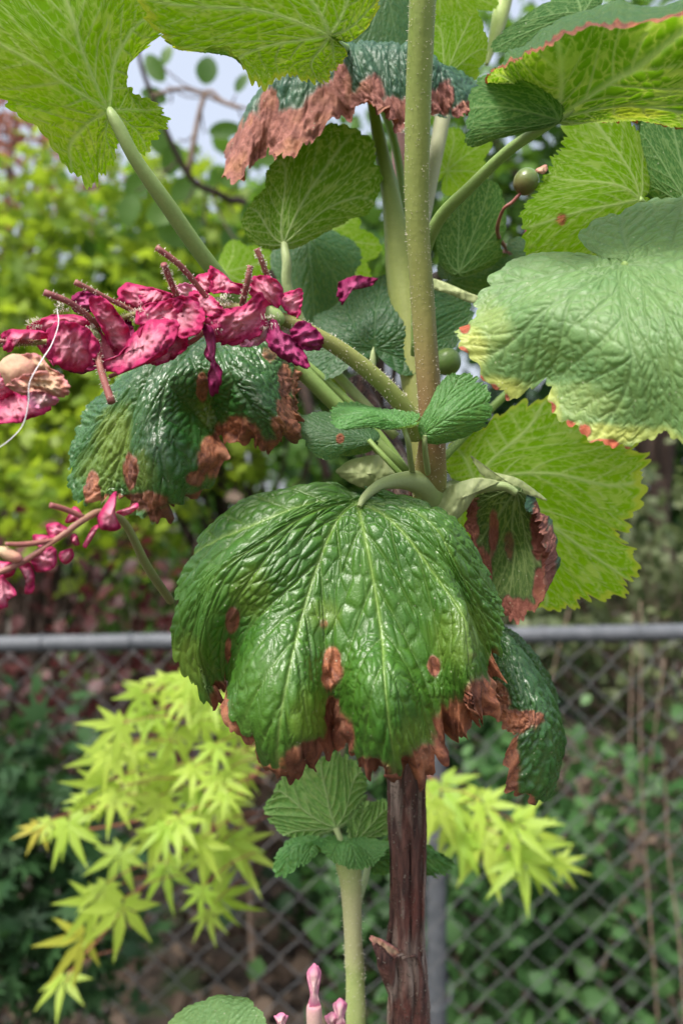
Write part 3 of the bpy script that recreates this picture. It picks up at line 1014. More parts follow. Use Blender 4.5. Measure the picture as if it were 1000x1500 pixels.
# dry stalks behind the right fence
rg = np.random.default_rng(5)
for i in range(7):
    px0, py0 = rg.uniform(690, 1040), rg.uniform(880, 1150)
    px1, py1 = px0 + rg.uniform(-160, 200), rg.uniform(1350, 1560)
    d = rg.uniform(1.85, 2.3)
    C = crom(np.array([wp(px0, py0, d), wp((px0 + px1) / 2 + rg.uniform(-25, 25), (py0 + py1) / 2, d), wp(px1, py1, d), (wp(px1 + 20, 1700, d)[0], d, 0.0)]), 24)
    o = mesh_obj('dry_stalk', *tube_data(C, np.linspace(0.0014, 0.0034, 24), 7), MAT['twig'])
    o['label'] = 'thin dry brown stalk among the ivy behind the fence'
    o['category'] = 'stalk'
    o['group'] = 'dry stalks behind the fence'

# leaf litter on the ground
rg = np.random.default_rng(9)
P = np.stack([rg.uniform(-2.5, 2.5, 5000), rg.uniform(1.9, 5.0, 5000), rg.uniform(0.02, 0.07, 5000)], 1)
lit = foliage('leaf_litter', None, FM['litter'], P, 0.06, OVAL, rg, 0.0, kind='stuff')
lit['label'] = 'dry brown leaf litter covering the soil behind the fence'
lit['category'] = 'leaf litter'

# oval leaved branch against the sky
ob = thing('overhanging_branch', 'thin branch with rounded green leaves against the pale sky', 'branch', wp(470, 620, 1.3))
C = crom(np.array([wp(480, 700, 1.3), wp(380, 340, 1.25), wp(330, 290, 1.2), wp(275, 255, 1.15), wp(215, 120, 1.1), wp(200, 60, 1.08)]), 40)
mesh_obj('twig', *tube_data(C, np.linspace(0.007, 0.002, 40), 8), MAT['twig_dark'], ob)
C2 = crom(np.array([wp(275, 255, 1.15), wp(300, 140, 1.15), wp(330, 150, 1.15), wp(380, 165, 1.15)]), 20)
mesh_obj('twig', *tube_data(C2, np.linspace(0.004, 0.0015, 20), 6), MAT['twig'], ob)
C3 = crom(np.array([wp(225, 140, 1.1), wp(270, 130, 1.12), wp(330, 152, 1.13), wp(350, 160, 1.13)]), 20)
mesh_obj('twig', *tube_data(C3, np.linspace(0.003, 0.0015, 20), 6), MAT['twig'], ob)
for (px, py, L, ang, wd) in [(300, 130, 52, 8, .42), (245, 125, 60, -35, .3), (250, 150, 52, -70, .3), (262, 205, 60, 200, .35), (225, 180, 55, 160, .4), (300, 195, 62, 85, .26),
                             (385, 150, 55, 70, .4), (360, 175, 46, 120, .35), (345, 140, 40, 30, .3), (290, 260, 56, 230, .4), (320, 270, 50, 60, .4), (270, 300, 66, 250, .4),
                             (345, 310, 60, 100, .4), (225, 250, 60, 230, .4), (200, 280, 60, 200, .4), (395, 190, 40, 150, .4), (370, 240, 60, 60, .4), (240, 100, 40, 15, .3),
                             (400, 300, 70, 120, .4), (300, 330, 80, 260, .42), (350, 360, 80, 200, .42), (420, 380, 70, 140, .42)]:
    d = 1.12 + 0.1 * random.random()
    V0, T0 = tmpl_oval(wd)
    a = math.radians(ang)
    k = K * d
    ax = np.array([math.sin(a), 0.25 * (random.random() - .5), math.cos(a)])
    xx = np.array([math.cos(a), 0.5 * (random.random() - .5), -math.sin(a)])
    nn = np.cross(xx, ax)
    V = np.array(at(px, py, d)) + L * k * (V0[:, :1] * xx + V0[:, 1:2] * ax + V0[:, 2:] * nn)
    _all = np.vstack([C, C2, C3])
    _b = V[0]
    _q = _all[np.argmin(((_all - _b) ** 2).sum(1))]
    mesh_obj('leaf_stalk', *tube_data(crom(np.array([_q, _q * 0.5 + _b * 0.5 + np.array([0, 0, -0.006]), _b]), 8), np.full(8, 0.0011), 6), MAT['twig_dark'], ob)
    o = mesh_obj('leaf', V, T0, FM['green'], ob, dict(rnd=np.full(len(V0), random.random())))
    s_ = o.modifiers.new('round', 'SUBSURF')
    s_.levels = 2
    s_.render_levels = 2

# ------------------------------------------------------------------ chain link fence
FD = 1.75
fk = K * FD
fence = thing('chain_link_fence', 'grey galvanised chain link fence with round top rail and post', 'fence', (at(640, 0, FD).x, FD, 0))
ZR = at(0, 935, FD).z
tilt = (943 - 925) * fk / (1000 * fk)


def fx(px):
    return (px - 500) * fk


def rail_z(x):
    return ZR + x * tilt


xs = np.linspace(fx(-900), fx(1900), 40)
C = np.stack([xs, np.full(40, FD), rail_z(xs)], 1)
mesh_obj('top_rail', *tube_data(C, np.full(40, 0.0165), 20), MAT['galv'], fence)
for pxp in (642, -960, 2240):
    x = fx(pxp)
    C = np.stack([np.full(12, x), np.full(12, FD + 0.042), np.linspace(0, rail_z(x) + 0.0, 12)], 1)
    post = mesh_obj('post', *tube_data(C, np.full(12, 0.021), 20), MAT['galv'], fence)
    cp = np.stack([np.full(6, x), np.full(6, FD + 0.042), rail_z(x) + np.linspace(0, 0.03, 6)], 1)
    mesh_obj('post_cap', *tube_data(cp, 0.024 * np.array([1, 1.02, 1, 0.85, 0.5, 0.1]), 16), MAT['galv'], post)
wstep = 60 * fk / 2
rows = int((ZR - 0.03) / wstep)
for kx in range(-52, 54):
    pts = []
    for j in range(rows + 1):
        right = (j + kx) % 2
        x = fx(500) + (kx + right) * wstep + (0.0028 if right else -0.0028)
        z = rail_z(x) - 0.012 - j * wstep
        y = FD - 0.019 + (0.002 if (j % 2) else -0.002)
        x += 0.004 * (vnoise(np.array([kx * 0.31 + 40]), np.array([j * 0.4]), 97)[0] - 0.5) + 0.0015 * (random.random() - 0.5)
        z += 0.006 * (vnoise(np.array([kx * 0.23 + 40]), np.array([j * 0.3]), 98)[0] - 0.5) + 0.0015 * (random.random() - 0.5)
        pts.append((x, y, max(z, 0.0)))
    P = np.array(pts)
    # straight runs with tight bends
    Q = [P[0]]
    for a, b in zip(P[:-1], P[1:]):
        Q += [a + (b - a) * 0.06, a + (b - a) * 0.5 + np.array([0, 0.0015 * (1 if kx % 2 else -1), 0]), a + (b - a) * 0.94]
    Q.append(P[-1])
    mesh_obj('wire', *tube_data(np.array(Q), np.full(len(Q), 0.00125), 6), MAT['wire'], fence)
for pxt in (-420, -180, 60, 190, 380, 790, 930, 1120, 1380):
    a = np.linspace(0, 2 * math.pi * 1.15, 26)
    x0 = fx(pxt)
    C = np.stack([x0 + 0.004 * a / 6.28, FD + 0.0185 * np.sin(a), rail_z(x0) + 0.0185 * np.cos(a)], 1)
    mesh_obj('tie_wire', *tube_data(C, np.full(26, 0.0016), 6), MAT['galv'], fence)
# tie wire round the post
a = np.linspace(math.radians(185), math.radians(395), 24)
x0, z0 = fx(640), at(0, 1463, FD).z
C = np.stack([x0 + 0.032 * np.cos(a), FD + 0.03 + 0.045 * np.sin(a) * 0.9, z0 + 0.016 * np.sin(a) + 0.004 * np.cos(a)], 1)
mesh_obj('tie_wire', *tube_data(C, np.full(24, 0.0022), 6), MAT['galv'], fence)

# ------------------------------------------------------------------ Japanese maple sprays in front of the fence
jm = thing('japanese_maple', 'lime green Japanese maple with star shaped leaves before the fence', 'tree', (at(602, 0, 0.8).x, 0.8, 0))
xt = at(602, 0, 0.8).x
C = crom(np.array([(xt, 0.8, 0), (xt + 0.004, 0.8, 0.5), (xt, 0.8, 0.9), (xt - 0.002, 0.79, 1.12), wp(560, 1090, 0.78), wp(480, 1000, 0.74)]), 40)
mesh_obj('trunk', *tube_data(C, np.linspace(0.012, 0.0025, 40), 10), MAT['twig_red'], jm)
LZ = [(110, 535, 70, 195), (210, 530, 105, 160), (330, 445, 100, 205), (455, 465, 95, 190), (295, 335, 105, 220), (385, 300, 100, 195), (440, 205, 95, 190), (545, 150, 95, 165),
      (595, 225, 95, 175), (505, 265, 100, 205), (470, 380, 95, 210), (560, 355, 100, 180), (625, 320, 95, 160), (645, 395, 90, 150), (635, 480, 110, 170), (455, 560, 105, 200),
      (590, 590, 115, 185), (690, 600, 110, 140), (490, 660, 110, 170), (345, 620, 105, 205), (300, 715, 105, 215), (355, 780, 105, 170), (265, 755, 90, 225), (225, 865, 95, 230),
      (185, 985, 110, 175), (590, 725, 80, 185), (650, 735, 95, 130), (420, 130, 85, 215), (550, 95, 85, 180), (480, 110, 85, 190), (625, 160, 90, 165), (335, 240, 90, 225),
      (700, 250, 90, 160), (400, 400, 80, 205), (520, 520, 90, 185), (610, 790, 60, 170), (250, 480, 70, 215), (560, 440, 90, 180), (690, 330, 90, 150), (680, 440, 80, 160)]
RZ = [(300, 120, 110, 170), (390, 100, 110, 150), (340, 170, 120, 190), (430, 170, 120, 140), (480, 150, 100, 130), (300, 220, 110, 195), (380, 230, 110, 175), (450, 240, 110, 150),
      (520, 230, 105, 135), (420, 290, 115, 185), (480, 310, 110, 160), (560, 290, 105, 130), (530, 340, 110, 165), (610, 320, 90, 110), (580, 340, 80, 125), (650, 335, 70, 100),
      (270, 100, 100, 210), (260, 170, 100, 200), (350, 280, 90, 190), (500, 200, 90, 150), (560, 240, 80, 110), (400, 130, 90, 180)]
RZ = [e_ for i_, e_ in enumerate(RZ) if i_ % 3 != 1]
LZ += [(x + random.uniform(-40, 40), y + random.uniform(-35, 35), rr * 0.9, a + random.uniform(-30, 30)) for x, y, rr, a in LZ if y < 620]
spots = [(x * .5, 950 + y * .5, r * .5, a, 0) for x, y, r, a in LZ] + [(500 + x * .5, 1100 + y * .5, r * .5, a, 1) for x, y, r, a in RZ]
STARH = tmpl_star(7, 0.34)


def maple_leaf_mesh(seed, mat):
    """detailed palmate leaf: seven narrow tapered lobes with a folded midline"""
    rg = np.random.default_rng(seed)
    V, T = [(0, 0, 0)], []
    n = 7
    angs = np.radians(np.linspace(-125, 125, n) + rg.normal(size=n) * 5)
    lens = (1.0 - 0.58 * np.abs(np.linspace(-1, 1, n)) ** 1.7) * (0.92 + 0.16 * rg.random(n))
    curl = 0.12 + 0.55 * rg.random()
    for i, a in enumerate(angs):
        L = lens[i]
        b = len(V)
        st = [(0.15, .038), (0.36, .092), (0.60, .076), (0.82, .033), (1.0, 0.0)]
        for f, wd in st:
            dz = -curl * (f * L) ** 2
            for sd in (-1, 0, 1):
                x, y = sd * wd * (1.15 if f < .5 else 1), f * L
                V.append((x * math.cos(a) + y * math.sin(a), -x * math.sin(a) + y * math.cos(a), dz + (0.03 if sd else 0.0) * (1 - f)))
        for r in range(4):
            for q in range(2):
                o = b + r * 3 + q
                T += [(o, o + 1, o + 4), (o, o + 4, o + 3)]
        T += [(0, b + 1, b), (0, b + 2, b + 1)]
    V = np.array(V, float)
    V[:, 1] += 0.12
    me_o = (V, np.array(T))
    return me_o


MLV = [maple_leaf_mesh(500 + i, None) for i in range(6)]
for i, (px, py, r, ang, side) in enumerate(spots):
    d = (0.60 + 0.10 * random.random()) if side == 0 else (0.70 + 0.10 * random.random())
    V0, T0 = MLV[i % 6]
    k = K * d
    a = math.radians(ang + random.uniform(-12, 12))
    tilt_ = random.uniform(-1.7, -0.35)
    r *= random.uniform(0.8, 1.2)
    ax = np.array([math.sin(a), tilt_, math.cos(a)])
    ax /= np.linalg.norm(ax)
    xx = np.array([math.cos(a), random.uniform(-0.6, 0.6), -math.sin(a)])
    xx -= ax * ax.dot(xx)
    xx /= np.linalg.norm(xx)
    nn = np.cross(xx, ax)
    if nn[1] > 0:
        nn = -nn
    cen = np.array(at(px, py, d)) - ax * r * k * 0.35
    V = cen + r * k * 1.3 * (V0[:, :1] * xx + V0[:, 1:2] * ax + V0[:, 2:] * nn)
    tip = (py > 1330 and px < 140) or (px < 70) or (px > 790) or i == 35
    o = mesh_obj('leaf', V, T0, FM['maple_tip'] if (tip and random.random() < 0.6) else FM['maple'], jm, dict(rnd=np.full(len(V0), random.random())))
    # leaf stalk back towards the spray axis
    hub = np.array(at(470 - (1250 - py) * 0.1 if side == 0 else 610, (py * 0.55 + 1020 * 0.45) if side == 0 else 1150, d + 0.06))
    e = cen + (hub - cen) * min(1.0, 0.045 / np.linalg.norm(hub - cen))
    Cs = crom(np.array([cen, cen * 0.5 + e * 0.5 + np.array([0, 0, 0.004]), e]), 6)
    mesh_obj('leaf_stalk', *tube_data(Cs, np.full(6, 0.0004), 5), MAT['twig_red'], o)
for pts in ([(480, 1000, .74), (420, 1060, .72), (330, 1130, .68), (240, 1190, .66), (130, 1215, .64), (55, 1215, .63)],
            [(420, 1060, .72), (330, 1190, .68), (250, 1260, .66), (200, 1310, .65), (150, 1370, .64), (110, 1415, .63), (98, 1440, .63)],
            [(420, 1060, .72), (330, 1210, .68), (300, 1300, .66), (295, 1330, .66)],
            [(480, 1000, .74), (380, 1010, .7), (280, 1030, .68), (210, 1060, .66)],
            [(598, 1100, .79), (640, 1150, .77), (710, 1220, .75), (770, 1255, .74), (810, 1265, .74)],
            [(598, 1110, .79), (650, 1190, .77), (720, 1260, .76), (765, 1275, .75)]):
    C = crom(np.array([wp(p[0], p[1], p[2] + 0.05) for p in pts]), 30)
    mesh_obj('twig', *tube_data(C, np.linspace(0.0016, 0.0006, 30), 6), MAT['twig_red'], jm)

# ------------------------------------------------------------------ the flowering currant
bush = thing('flowering_currant', 'flowering currant bush with leaf scorch, magenta flowers and woody brown cane', 'currant bush', (at(595, 0, 0.275).x, 0.275, 0))

# woody cane
cane_pts = [(620, 690, 250, 40), (612, 900, 256, 44), (600, 1080, 260, 48), (596, 1150, 262, 52), (597, 1250, 264, 54), (596, 1340, 265, 52), (594, 1390, 266, 56),
            (598, 1430, 266, 56), (598, 1500, 268, 62), (597, 1700, 270, 64), (596, 2400, 272, 66)]
NC = 340
C, R = px_path(cane_pts, NC)
tail = np.linspace(C[-1], np.array([C[-1][0], C[-1][1], 0.0]), 12)[1:]
C = np.vstack([C, tail])
R = np.concatenate([R, np.full(11, R[-1])])


def bark(i, a):
    z = C[i.astype(int), 2] * 1000
    n1_ = vnoise(a / (2 * np.pi) * 16, z * 0.035, 81) - 0.5
    n2_ = vnoise(a / (2 * np.pi) * 32, z * 0.09 + 9, 82) - 0.5
    rg_ = np.abs(vnoise(a / (2 * np.pi) * 8 + 0.15 * np.sin(z * 0.05), z * 0.012, 83) - 0.5)
    return 0.0012 * n1_ + 0.0006 * n2_ - 0.0016 * np.exp(-(rg_ / 0.05) ** 2) + 0.0003 * (vnoise(a * 6, z * 0.6, 84) - 0.5)


M = NT('cane_bark')
mp = M.n('ShaderNodeMapping')
M.l(M.tc(), mp.inputs[0])
mp.inputs['Scale'].default_value = (1, 1, 0.12)
st = M.noise(420, 5, 0.65, mp.outputs[0])
c = M.mix(M.rng(st, 0.36, 0.64), (0.022, 0.010, 0.010), (0.17, 0.075, 0.058))
c = M.mix(M.rng(M.noise(180, 3, 0.5, mp.outputs[0]), 0.53, 0.63), c, (0.30, 0.23, 0.19))
c = M.mix(M.rng(M.noise(60, 2), 0.55, 0.72, 0, 0.7), c, (0.20, 0.06, 0.045))
dots = M.n('ShaderNodeTexVoronoi')
dots.inputs['Scale'].default_value = 900
M.l(M.tc(), dots.inputs['Vector'])
dd = M.math('MULTIPLY', M.rng(dots.outputs['Distance'], 0.30, 0.15), M.rng(M.noise(300, 2), 0.47, 0.56))
c = M.mix(dd, c, (0.5, 0.42, 0.34))
M.l(c, M.p.inputs['Base Color'])
M.p.inputs['Roughness'].default_value = 0.75
M.l(M.bump(M.math('ADD', st, dd), 1.0, 0.003), M.p.inputs['Normal'])
MAT['bark'] = M.m
V, F = tube_data(C, R, 72, 1.0, bark)
cane = mesh_obj('cane', V, F, MAT['bark'], bush, label='ridged reddish brown woody cane')
# bud scar and peeling strips on the cane
patch('bud_scar', [(541, 1375, 0), (548, 1372, 1), (568, 1381, 2), (588, 1394, 4), (592, 1402, 4), (575, 1402, 2), (556, 1396, 0)], 257, MAT['petal_dry'], cane, cup=-1.5, crinkle=0.0004)
stalk('bud_stub', [(548, 1383, 258, 8), (560, 1400, 258, 20), (566, 1415, 260, 26), (576, 1450, 263, 20), (584, 1490, 264, 8)], MAT['bark'], cane, 30, 18)
stalk('bark_ridge', [(590, 1398, 259, 3), (580, 1401, 258.5, 4), (576, 1410, 259, 4), (573, 1440, 260.5, 3), (574, 1510, 262.5, 2)], MAT['bark'], cane, 40, 10, disp=lambda i, a: 0.0004 * (vnoise(a * 3, i * 0.7, 95) - 0.3))
stalk('bark_ridge', [(588, 1404, 258.7, 4), (603, 1400, 258.6, 4), (611, 1404, 259.6, 3), (617, 1420, 261.5, 3), (622, 1460, 264, 3), (626, 1510, 266, 3)], MAT['bark'], cane, 40, 10, disp=lambda i, a: 0.0004 * (vnoise(a * 3, i * 0.7, 96) - 0.3))
stalk('bark_strip', [(621, 1150, 259, 4), (621, 1250, 260, 5), (619, 1340, 261, 5), (617, 1400, 262, 4)], MAT['bark'], cane, 30, 8)

# main green stem
main_pts = [(620, -90, 196, 41), (618, 0, 199, 39.5), (612, 150, 206, 37), (610, 300, 213, 35), (618, 430, 219, 34), (627, 560, 224, 34), (632, 640, 228, 38), (630, 700, 234, 48), (624, 760, 246, 46), (620, 860, 254, 44)]
stalk('green_stem', main_pts, MAT['stem'], bush, 160, 32, disp=lambda i, a: 0.00028 * (vnoise(a * 1.9, i * 0.05, 91) - 0.5) + 0.00012 * (vnoise(a * 5, i * 0.3, 92) - 0.5), tint=[0, 0, 0.05, 0.1, 0.25, 0.6, 0.75, 0.35, 0.1, 0.3], hairs=1700, hair_len=0.00035, label='upright pale green stem covered in fine hairs')
# stems and branches behind it
stalk('side_stem', [(545, 150, 262, 14), (556, 210, 262, 20), (572, 290, 262, 26), (584, 360, 262, 42), (592, 420, 262, 50), (610, 560, 258, 46), (625, 690, 254, 40)], MAT['stem'], bush, 50, 18, tint=[0, 0, 0.1, 0.3])
stalk('side_stem', [(567, -60, 300, 21), (568, 0, 300, 22), (571, 60, 300, 23), (584, 200, 298, 24), (589, 290, 296, 26), (592, 400, 290, 24), (600, 560, 275, 24)], MAT['pink_stem'], bush, 40, 16, tint=[0, 0, 0, 0.2, 0.8], label='dull pink stem behind the green stem')
stalk('side_stem', [(652, 150, 290, 24), (641, 210, 288, 22), (632, 260, 286, 20), (618, 340, 280, 18), (605, 430, 270, 18)], MAT['pink_stem'], bush, 40, 16, tint=[0.9, 0.9, 0.9])
stalk('side_stem', [(745, -40, 300, 26), (733, 20, 298, 24), (722, 60, 296, 16), (712, 95, 295, 6)], MAT['shoot'], bush, 30, 14)
stalk('dark_branch', [(560, 470, 300, 20), (650, 400, 300, 16), (740, 372, 296, 14), (800, 358, 292, 12), (850, 352, 290, 10), (900, 345, 288, 8)], MAT['bark'], bush, 40, 14)
stalk('dark_branch', [(520, 560, 292, 34), (545, 620, 285, 46), (570, 680, 275, 60), (590, 760, 268, 56)], MAT['bark'], bush, 40, 24)


def lf(ctrl, D, face, mat, pet=None, petw=10, lab=None, pet_mat='petiole', ptint=None, **kw):
    o = leaf(bush, ctrl, D, face, MAT[mat], label=lab, **kw)
    if pet:
        stalk('petiole', pet, MAT[pet_mat], o, 40, 16, tint=ptint, disp=lambda i, a: 0.0002 * (vnoise(a * 1.9, i * 0.12, 93) - 0.5))
    return o


HI = (640, 190)
MD = (360, 100)
# 1 big scorched leaf
lf([(0, 0, 526, 738, 6), (0, .28, 540, 825, -3), (0, .60, 556, 960, -14), (0, .88, 574, 1108, -18), (0, .95, 580, 1134, -13), (0, 1, 586, 1138, -4),
    (-52, .31, 465, 815, -1), (-52, .62, 425, 930, -10), (-52, .88, 400, 1090, -15), (-52, .95, 404, 1128, -10), (-52, 1, 408, 1135, -2),
    (-26, .68, 487, 975, -6), (-13, .78, 522, 1020, -15), (-39, .78, 456, 1025, -12), (-26, 1, 488, 1085, 2), (-12, 1, 535, 1138, -7), (-36, 1, 468, 1146, -7),
    (-106, .33, 430, 765, -1), (-106, .66, 310, 855, -5), (-106, 1, 312, 1046, 9), (-79, 1, 330, 1000, 9), (-79, .5, 400, 840, -6), (-79, .75, 343, 915, -2), (-66, .78, 362, 965, -8), (-92, .78, 294, 950, -3), (-66, 1, 333, 1065, -5),
    (-128, 1, 251, 930, 8), (-148, 1, 278, 818, 11), (-158, 1, 320, 762, 12), (-167, 1, 385, 724, 12), (-176, 1, 494, 711, 9), (-135, .6, 370, 795, -3),
    (52, .31, 605, 800, -3), (52, .64, 676, 905, -11), (52, .9, 692, 1025, -12), (52, 1, 703, 1068, -4),
    (26, .68, 634, 980, -6), (13, .78, 602, 1025, -16), (39, .78, 664, 990, -11), (26, 1, 660, 1100, -2), (13, 1, 625, 1146, -6), (36, 1, 690, 1085, -3),
    (80, 1, 722, 1010, 8), (106, .6, 668, 820, -2), (106, 1, 735, 935, 8), (130, 1, 722, 862, 12), (150, 1, 668, 778, 13), (168, 1, 600, 738, 12), (177, 1, 548, 729, 9)],
   210, 'up', 'glossy', variant=0, res=HI, bump=1.0, ragged=1.0, seed=1,
   nec=[(341, 908, 11, 19), (486, 978, 18, 34), (634, 975, 10, 15), (474, 914, 8, 9, .45), (322, 1025, 14, 30), (335, 950, 6, 20), (458, 1120, 40, 32), (488, 1050, 12, 34), (500, 1095, 24, 48),
        (532, 1134, 44, 26), (590, 1148, 30, 12), (665, 1085, 34, 58), (630, 1128, 36, 40), (700, 1040, 20, 48), (722, 990, 9, 34), (405, 1142, 60, 8), (690, 960, 6, 6, .3)], nec_edge_fn=lambda t: np.where(np.abs(t) < 95, 0.035, 0.0),
   yel=[(610, 1090, 30, 40, .25), (275, 970, 30, 40, .3), (450, 1050, 30, 40, .3), (670, 930, 40, 50, .25), (370, 870, 30, 40, .2), (480, 900, 26, 26, .25)],
   pet=[(526, 742, 214, 6), (534, 728, 216, 12), (556, 711, 221, 17), (590, 704, 227, 26), (622, 712, 233, 38), (640, 745, 240, 40)], ptint=[1, 1, 1, .8, .5],
   lab='large glossy dark green leaf with scorched brown lower margin and spots')

# 2 pale leaf at right
lf([(0, 0, 914, 388, 0), (0, 1, 1085, 655, -28), (0, .5, 1000, 500, -20), (52, .5, 912, 520, -14), (52, 1, 866, 650, -8), (26, 1, 973, 630, -14), (106, .5, 790, 450, -2), (106, 1, 680, 520, 8),
    (79, 1, 800, 556, 1), (92, 1, 742, 588, 6), (131, 1, 690, 470, 12), (150, 1, 712, 412, 15), (168, 1, 800, 370, 14), (176, 1, 885, 378, 6), (66, 1, 808, 606, -2), (38, 1, 920, 658, -10),
    (-52, 1, 1190, 480, -25), (-52, .5, 1060, 420, -16), (-106, 1, 1130, 290, 12), (-106, .5, 1010, 345, 4), (-131, 1, 985, 288, 18), (-150, 1, 900, 312, 18), (-168, 1, 846, 352, 14), (-176, 1, 885, 380, 5)],
   190, 'up', 'pale', variant=1, res=(460, 130), bump=0.8, seed=2,
   nec=[(681, 482, 8, 9), (677, 517, 8, 8), (690, 540, 8, 8), (702, 558, 8, 9), (722, 572, 9, 10), (737, 584, 9, 8), (806, 598, 8, 9), (833, 628, 9, 10), (857, 632, 9, 9), (884, 652, 24, 8), (915, 660, 14, 7)],
   yel=[(688, 515, 26, 44, .75), (730, 572, 52, 22, .85), (805, 605, 20, 38, .7), (880, 640, 78, 20, .85), (960, 645, 50, 18, .6), (715, 480, 30, 40, .25), (850, 590, 60, 30, .2)],
   pet=[(914, 388, 190, 10), (935, 400, 200, 12), (960, 430, 228, 12), (930, 520, 280, 11), (800, 640, 292, 11), (650, 740, 270, 12)],
   lab='broad pale green leaf with yellowing edge and rust tipped teeth')

# 3 top left leaf, underside
lf([(0, 0, 160, 162, 0), (0, .5, 110, 30, -6), (0, 1, 50, -130, -4), (52, .5, 40, 95, -8), (52, 1, -80, 60, -6), (26, 1, -40, -60, -6), (79, 1, -5, 148, 0), (106, .5, 118, 200, 2), (106, 1, 108, 262, 6),
    (92, 1, 55, 195, 3), (131, 1, 150, 262, 8), (150, 1, 172, 235, 8), (172, 1, 172, 195, 4), (-26, 1, 180, -40, 6), (-26, .5, 150, 60, 0), (-52, .5, 190, 80, 6), (-52, 1, 245, 28, 12), (-70, 1, 215, 75, 12), (-79, 1, 176, 118, 10),
    (-90, 1, 200, 128, 13), (-106, 1, 243, 158, 14), (-106, .5, 205, 160, 8), (-131, 1, 240, 195, 15), (-150, 1, 215, 228, 14), (-172, 1, 185, 205, 6)],
   205, 'under', 'backlit', variant=3, res=MD, bump=0.8, seed=3, wave=0.006, yel=[(30, 100, 60, 60, .25), (100, 190, 60, 40, .25)],
   pet=[(159, 158, 206, 8), (164, 168, 205, 15), (175, 188, 205.5, 19), (200, 235, 208, 20), (245, 300, 214, 24), (305, 385, 224, 24), (400, 500, 240, 24), (600, 700, 255, 20)], ptint=[.7, .3, .1, 0],
   lab='bright green leaf with pale veins seen from below, on a long stalk')
# 4 top middle leaf, underside
lf([(0, 0, 482, 52, 0), (0, .5, 360, 12, -4), (0, 1, 195, -10, -8), (26, 1, 262, 74, -4), (26, .5, 380, 50, -2), (52, 1, 365, 120, 0), (40, 1, 335, 68, -2), (79, 1, 420, 110, 2), (106, 1, 470, 125, 4), (150, 1, 500, 95, 6),
    (-26, 1, 270, -70, -8), (-52, 1, 340, -160, -6), (-106, 1, 520, -110, 0), (-150, 1, 560, 0, 6), (-106, .5, 515, -20, 0), (-172, 1, 520, 60, 6)],
   198, 'under', 'backlit', variant=4, res=MD, bump=0.8, seed=4, wave=0.006, yel_edge=0.10,
   pet=[(482, 52, 199, 16), (496, 66, 225, 14), (530, 95, 272, 12), (580, 220, 284, 12), (600, 420, 275, 12)], lab='bright backlit leaf with fine pale net of veins, seen from below')
# 5 hood leaf, brown
lf([(0, 0, 540, 108, 26), (-106, .5, 382, 136, 10), (-52, .5, 440, 86, -2), (0, .5, 520, 80, -6), (52, .5, 598, 76, -4), (106, .5, 652, 103, 6), (-79, .5, 405, 110, 4), (79, .5, 632, 84, 2),
    (-150, 1, 352, 215, 34), (-128, 1, 335, 255, 16), (-112, 1, 332, 274, 2), (-98, 1, 352, 258, -2), (-79, 1, 388, 222, 2), (-62, 1, 405, 238, -6), (-52, 1, 424, 238, -8), (-38, 1, 460, 205, -6), (-26, 1, 500, 172, -4), (-12, 1, 535, 165, -9),
    (0, 1, 556, 166, -10), (14, 1, 576, 188, -8), (26, 1, 594, 192, -4), (52, 1, 630, 172, -4), (79, 1, 655, 172, 0), (100, 1, 690, 172, 2), (115, 1, 702, 162, 6), (150, 1, 690, 140, 24), (-150, .5, 420, 130, 26), (150, .5, 640, 110, 28)],
   246, 'under', 'scorched', variant=1, res=MD, bump=1.6, ragged=1.0, seed=5,
   nec=[(345, 240, 28, 60), (400, 205, 50, 42), (440, 200, 60, 40), (395, 170, 16, 40), (480, 165, 34, 42), (503, 125, 13, 34), (505, 155, 30, 22), (542, 145, 22, 36), (575, 170, 34, 30), (622, 155, 22, 26), (650, 145, 13, 26), (690, 165, 30, 20)],
   pet=[(540, 110, 270, 12), (543, 140, 270, 13), (552, 190, 268, 16), (575, 290, 264, 24), (590, 400, 262, 26)], lab='hooded leaf with dark puckered top and crumpled reddish brown margin')
# 6 top right leaf, underside with rolled margin
lf([(0, 0, 816, 174, 0), (0, .5, 930, 95, -6), (0, .85, 1080, -15, -14), (0, 1, 1090, 35, -26), (26, .5, 870, 75, -6), (26, .84, 905, 2, -14), (26, 1, 905, 40, -26), (52, .45, 815, 110, -4), (52, .82, 800, 42, -12), (52, 1, 806, 70, -22),
    (40, .83, 850, 22, -13), (40, 1, 856, 46, -24), (79, .85, 745, 74, -8), (79, 1, 752, 92, -15), (106, 1, 712, 110, -6), (106, .5, 765, 140, -2), (131, 1, 730, 150, 2), (150, 1, 765, 165, 4), (172, 1, 800, 176, 3),
    (-26, .5, 940, 140, -2), (-26, 1, 1110, 130, -4), (-52, 1, 1040, 190, 2), (-52, .5, 920, 165, 0), (-79, 1, 940, 178, 4), (-106, 1, 900, 180, 6), (-150, 1, 855, 176, 6), (-172, 1, 830, 178, 3)],
   196, 'under', 'backlit_dim', variant=2, res=MD, bump=0.85, seed=6, nec_edge=0.035, yel=[(930, 165, 40, 12, .7), (800, 110, 40, 30, .25)],
   pet=[(840, 160, 194, 4), (816, 175, 195, 12), (790, 190, 199, 15), (745, 220, 206, 16), (690, 272, 216, 17), (640, 325, 226, 19), (615, 400, 238, 20), (610, 520, 250, 18)], ptint=[.6, .3, 0, 0],
   lab='backlit leaf whose rolled margin shows its dark puckered upper side')
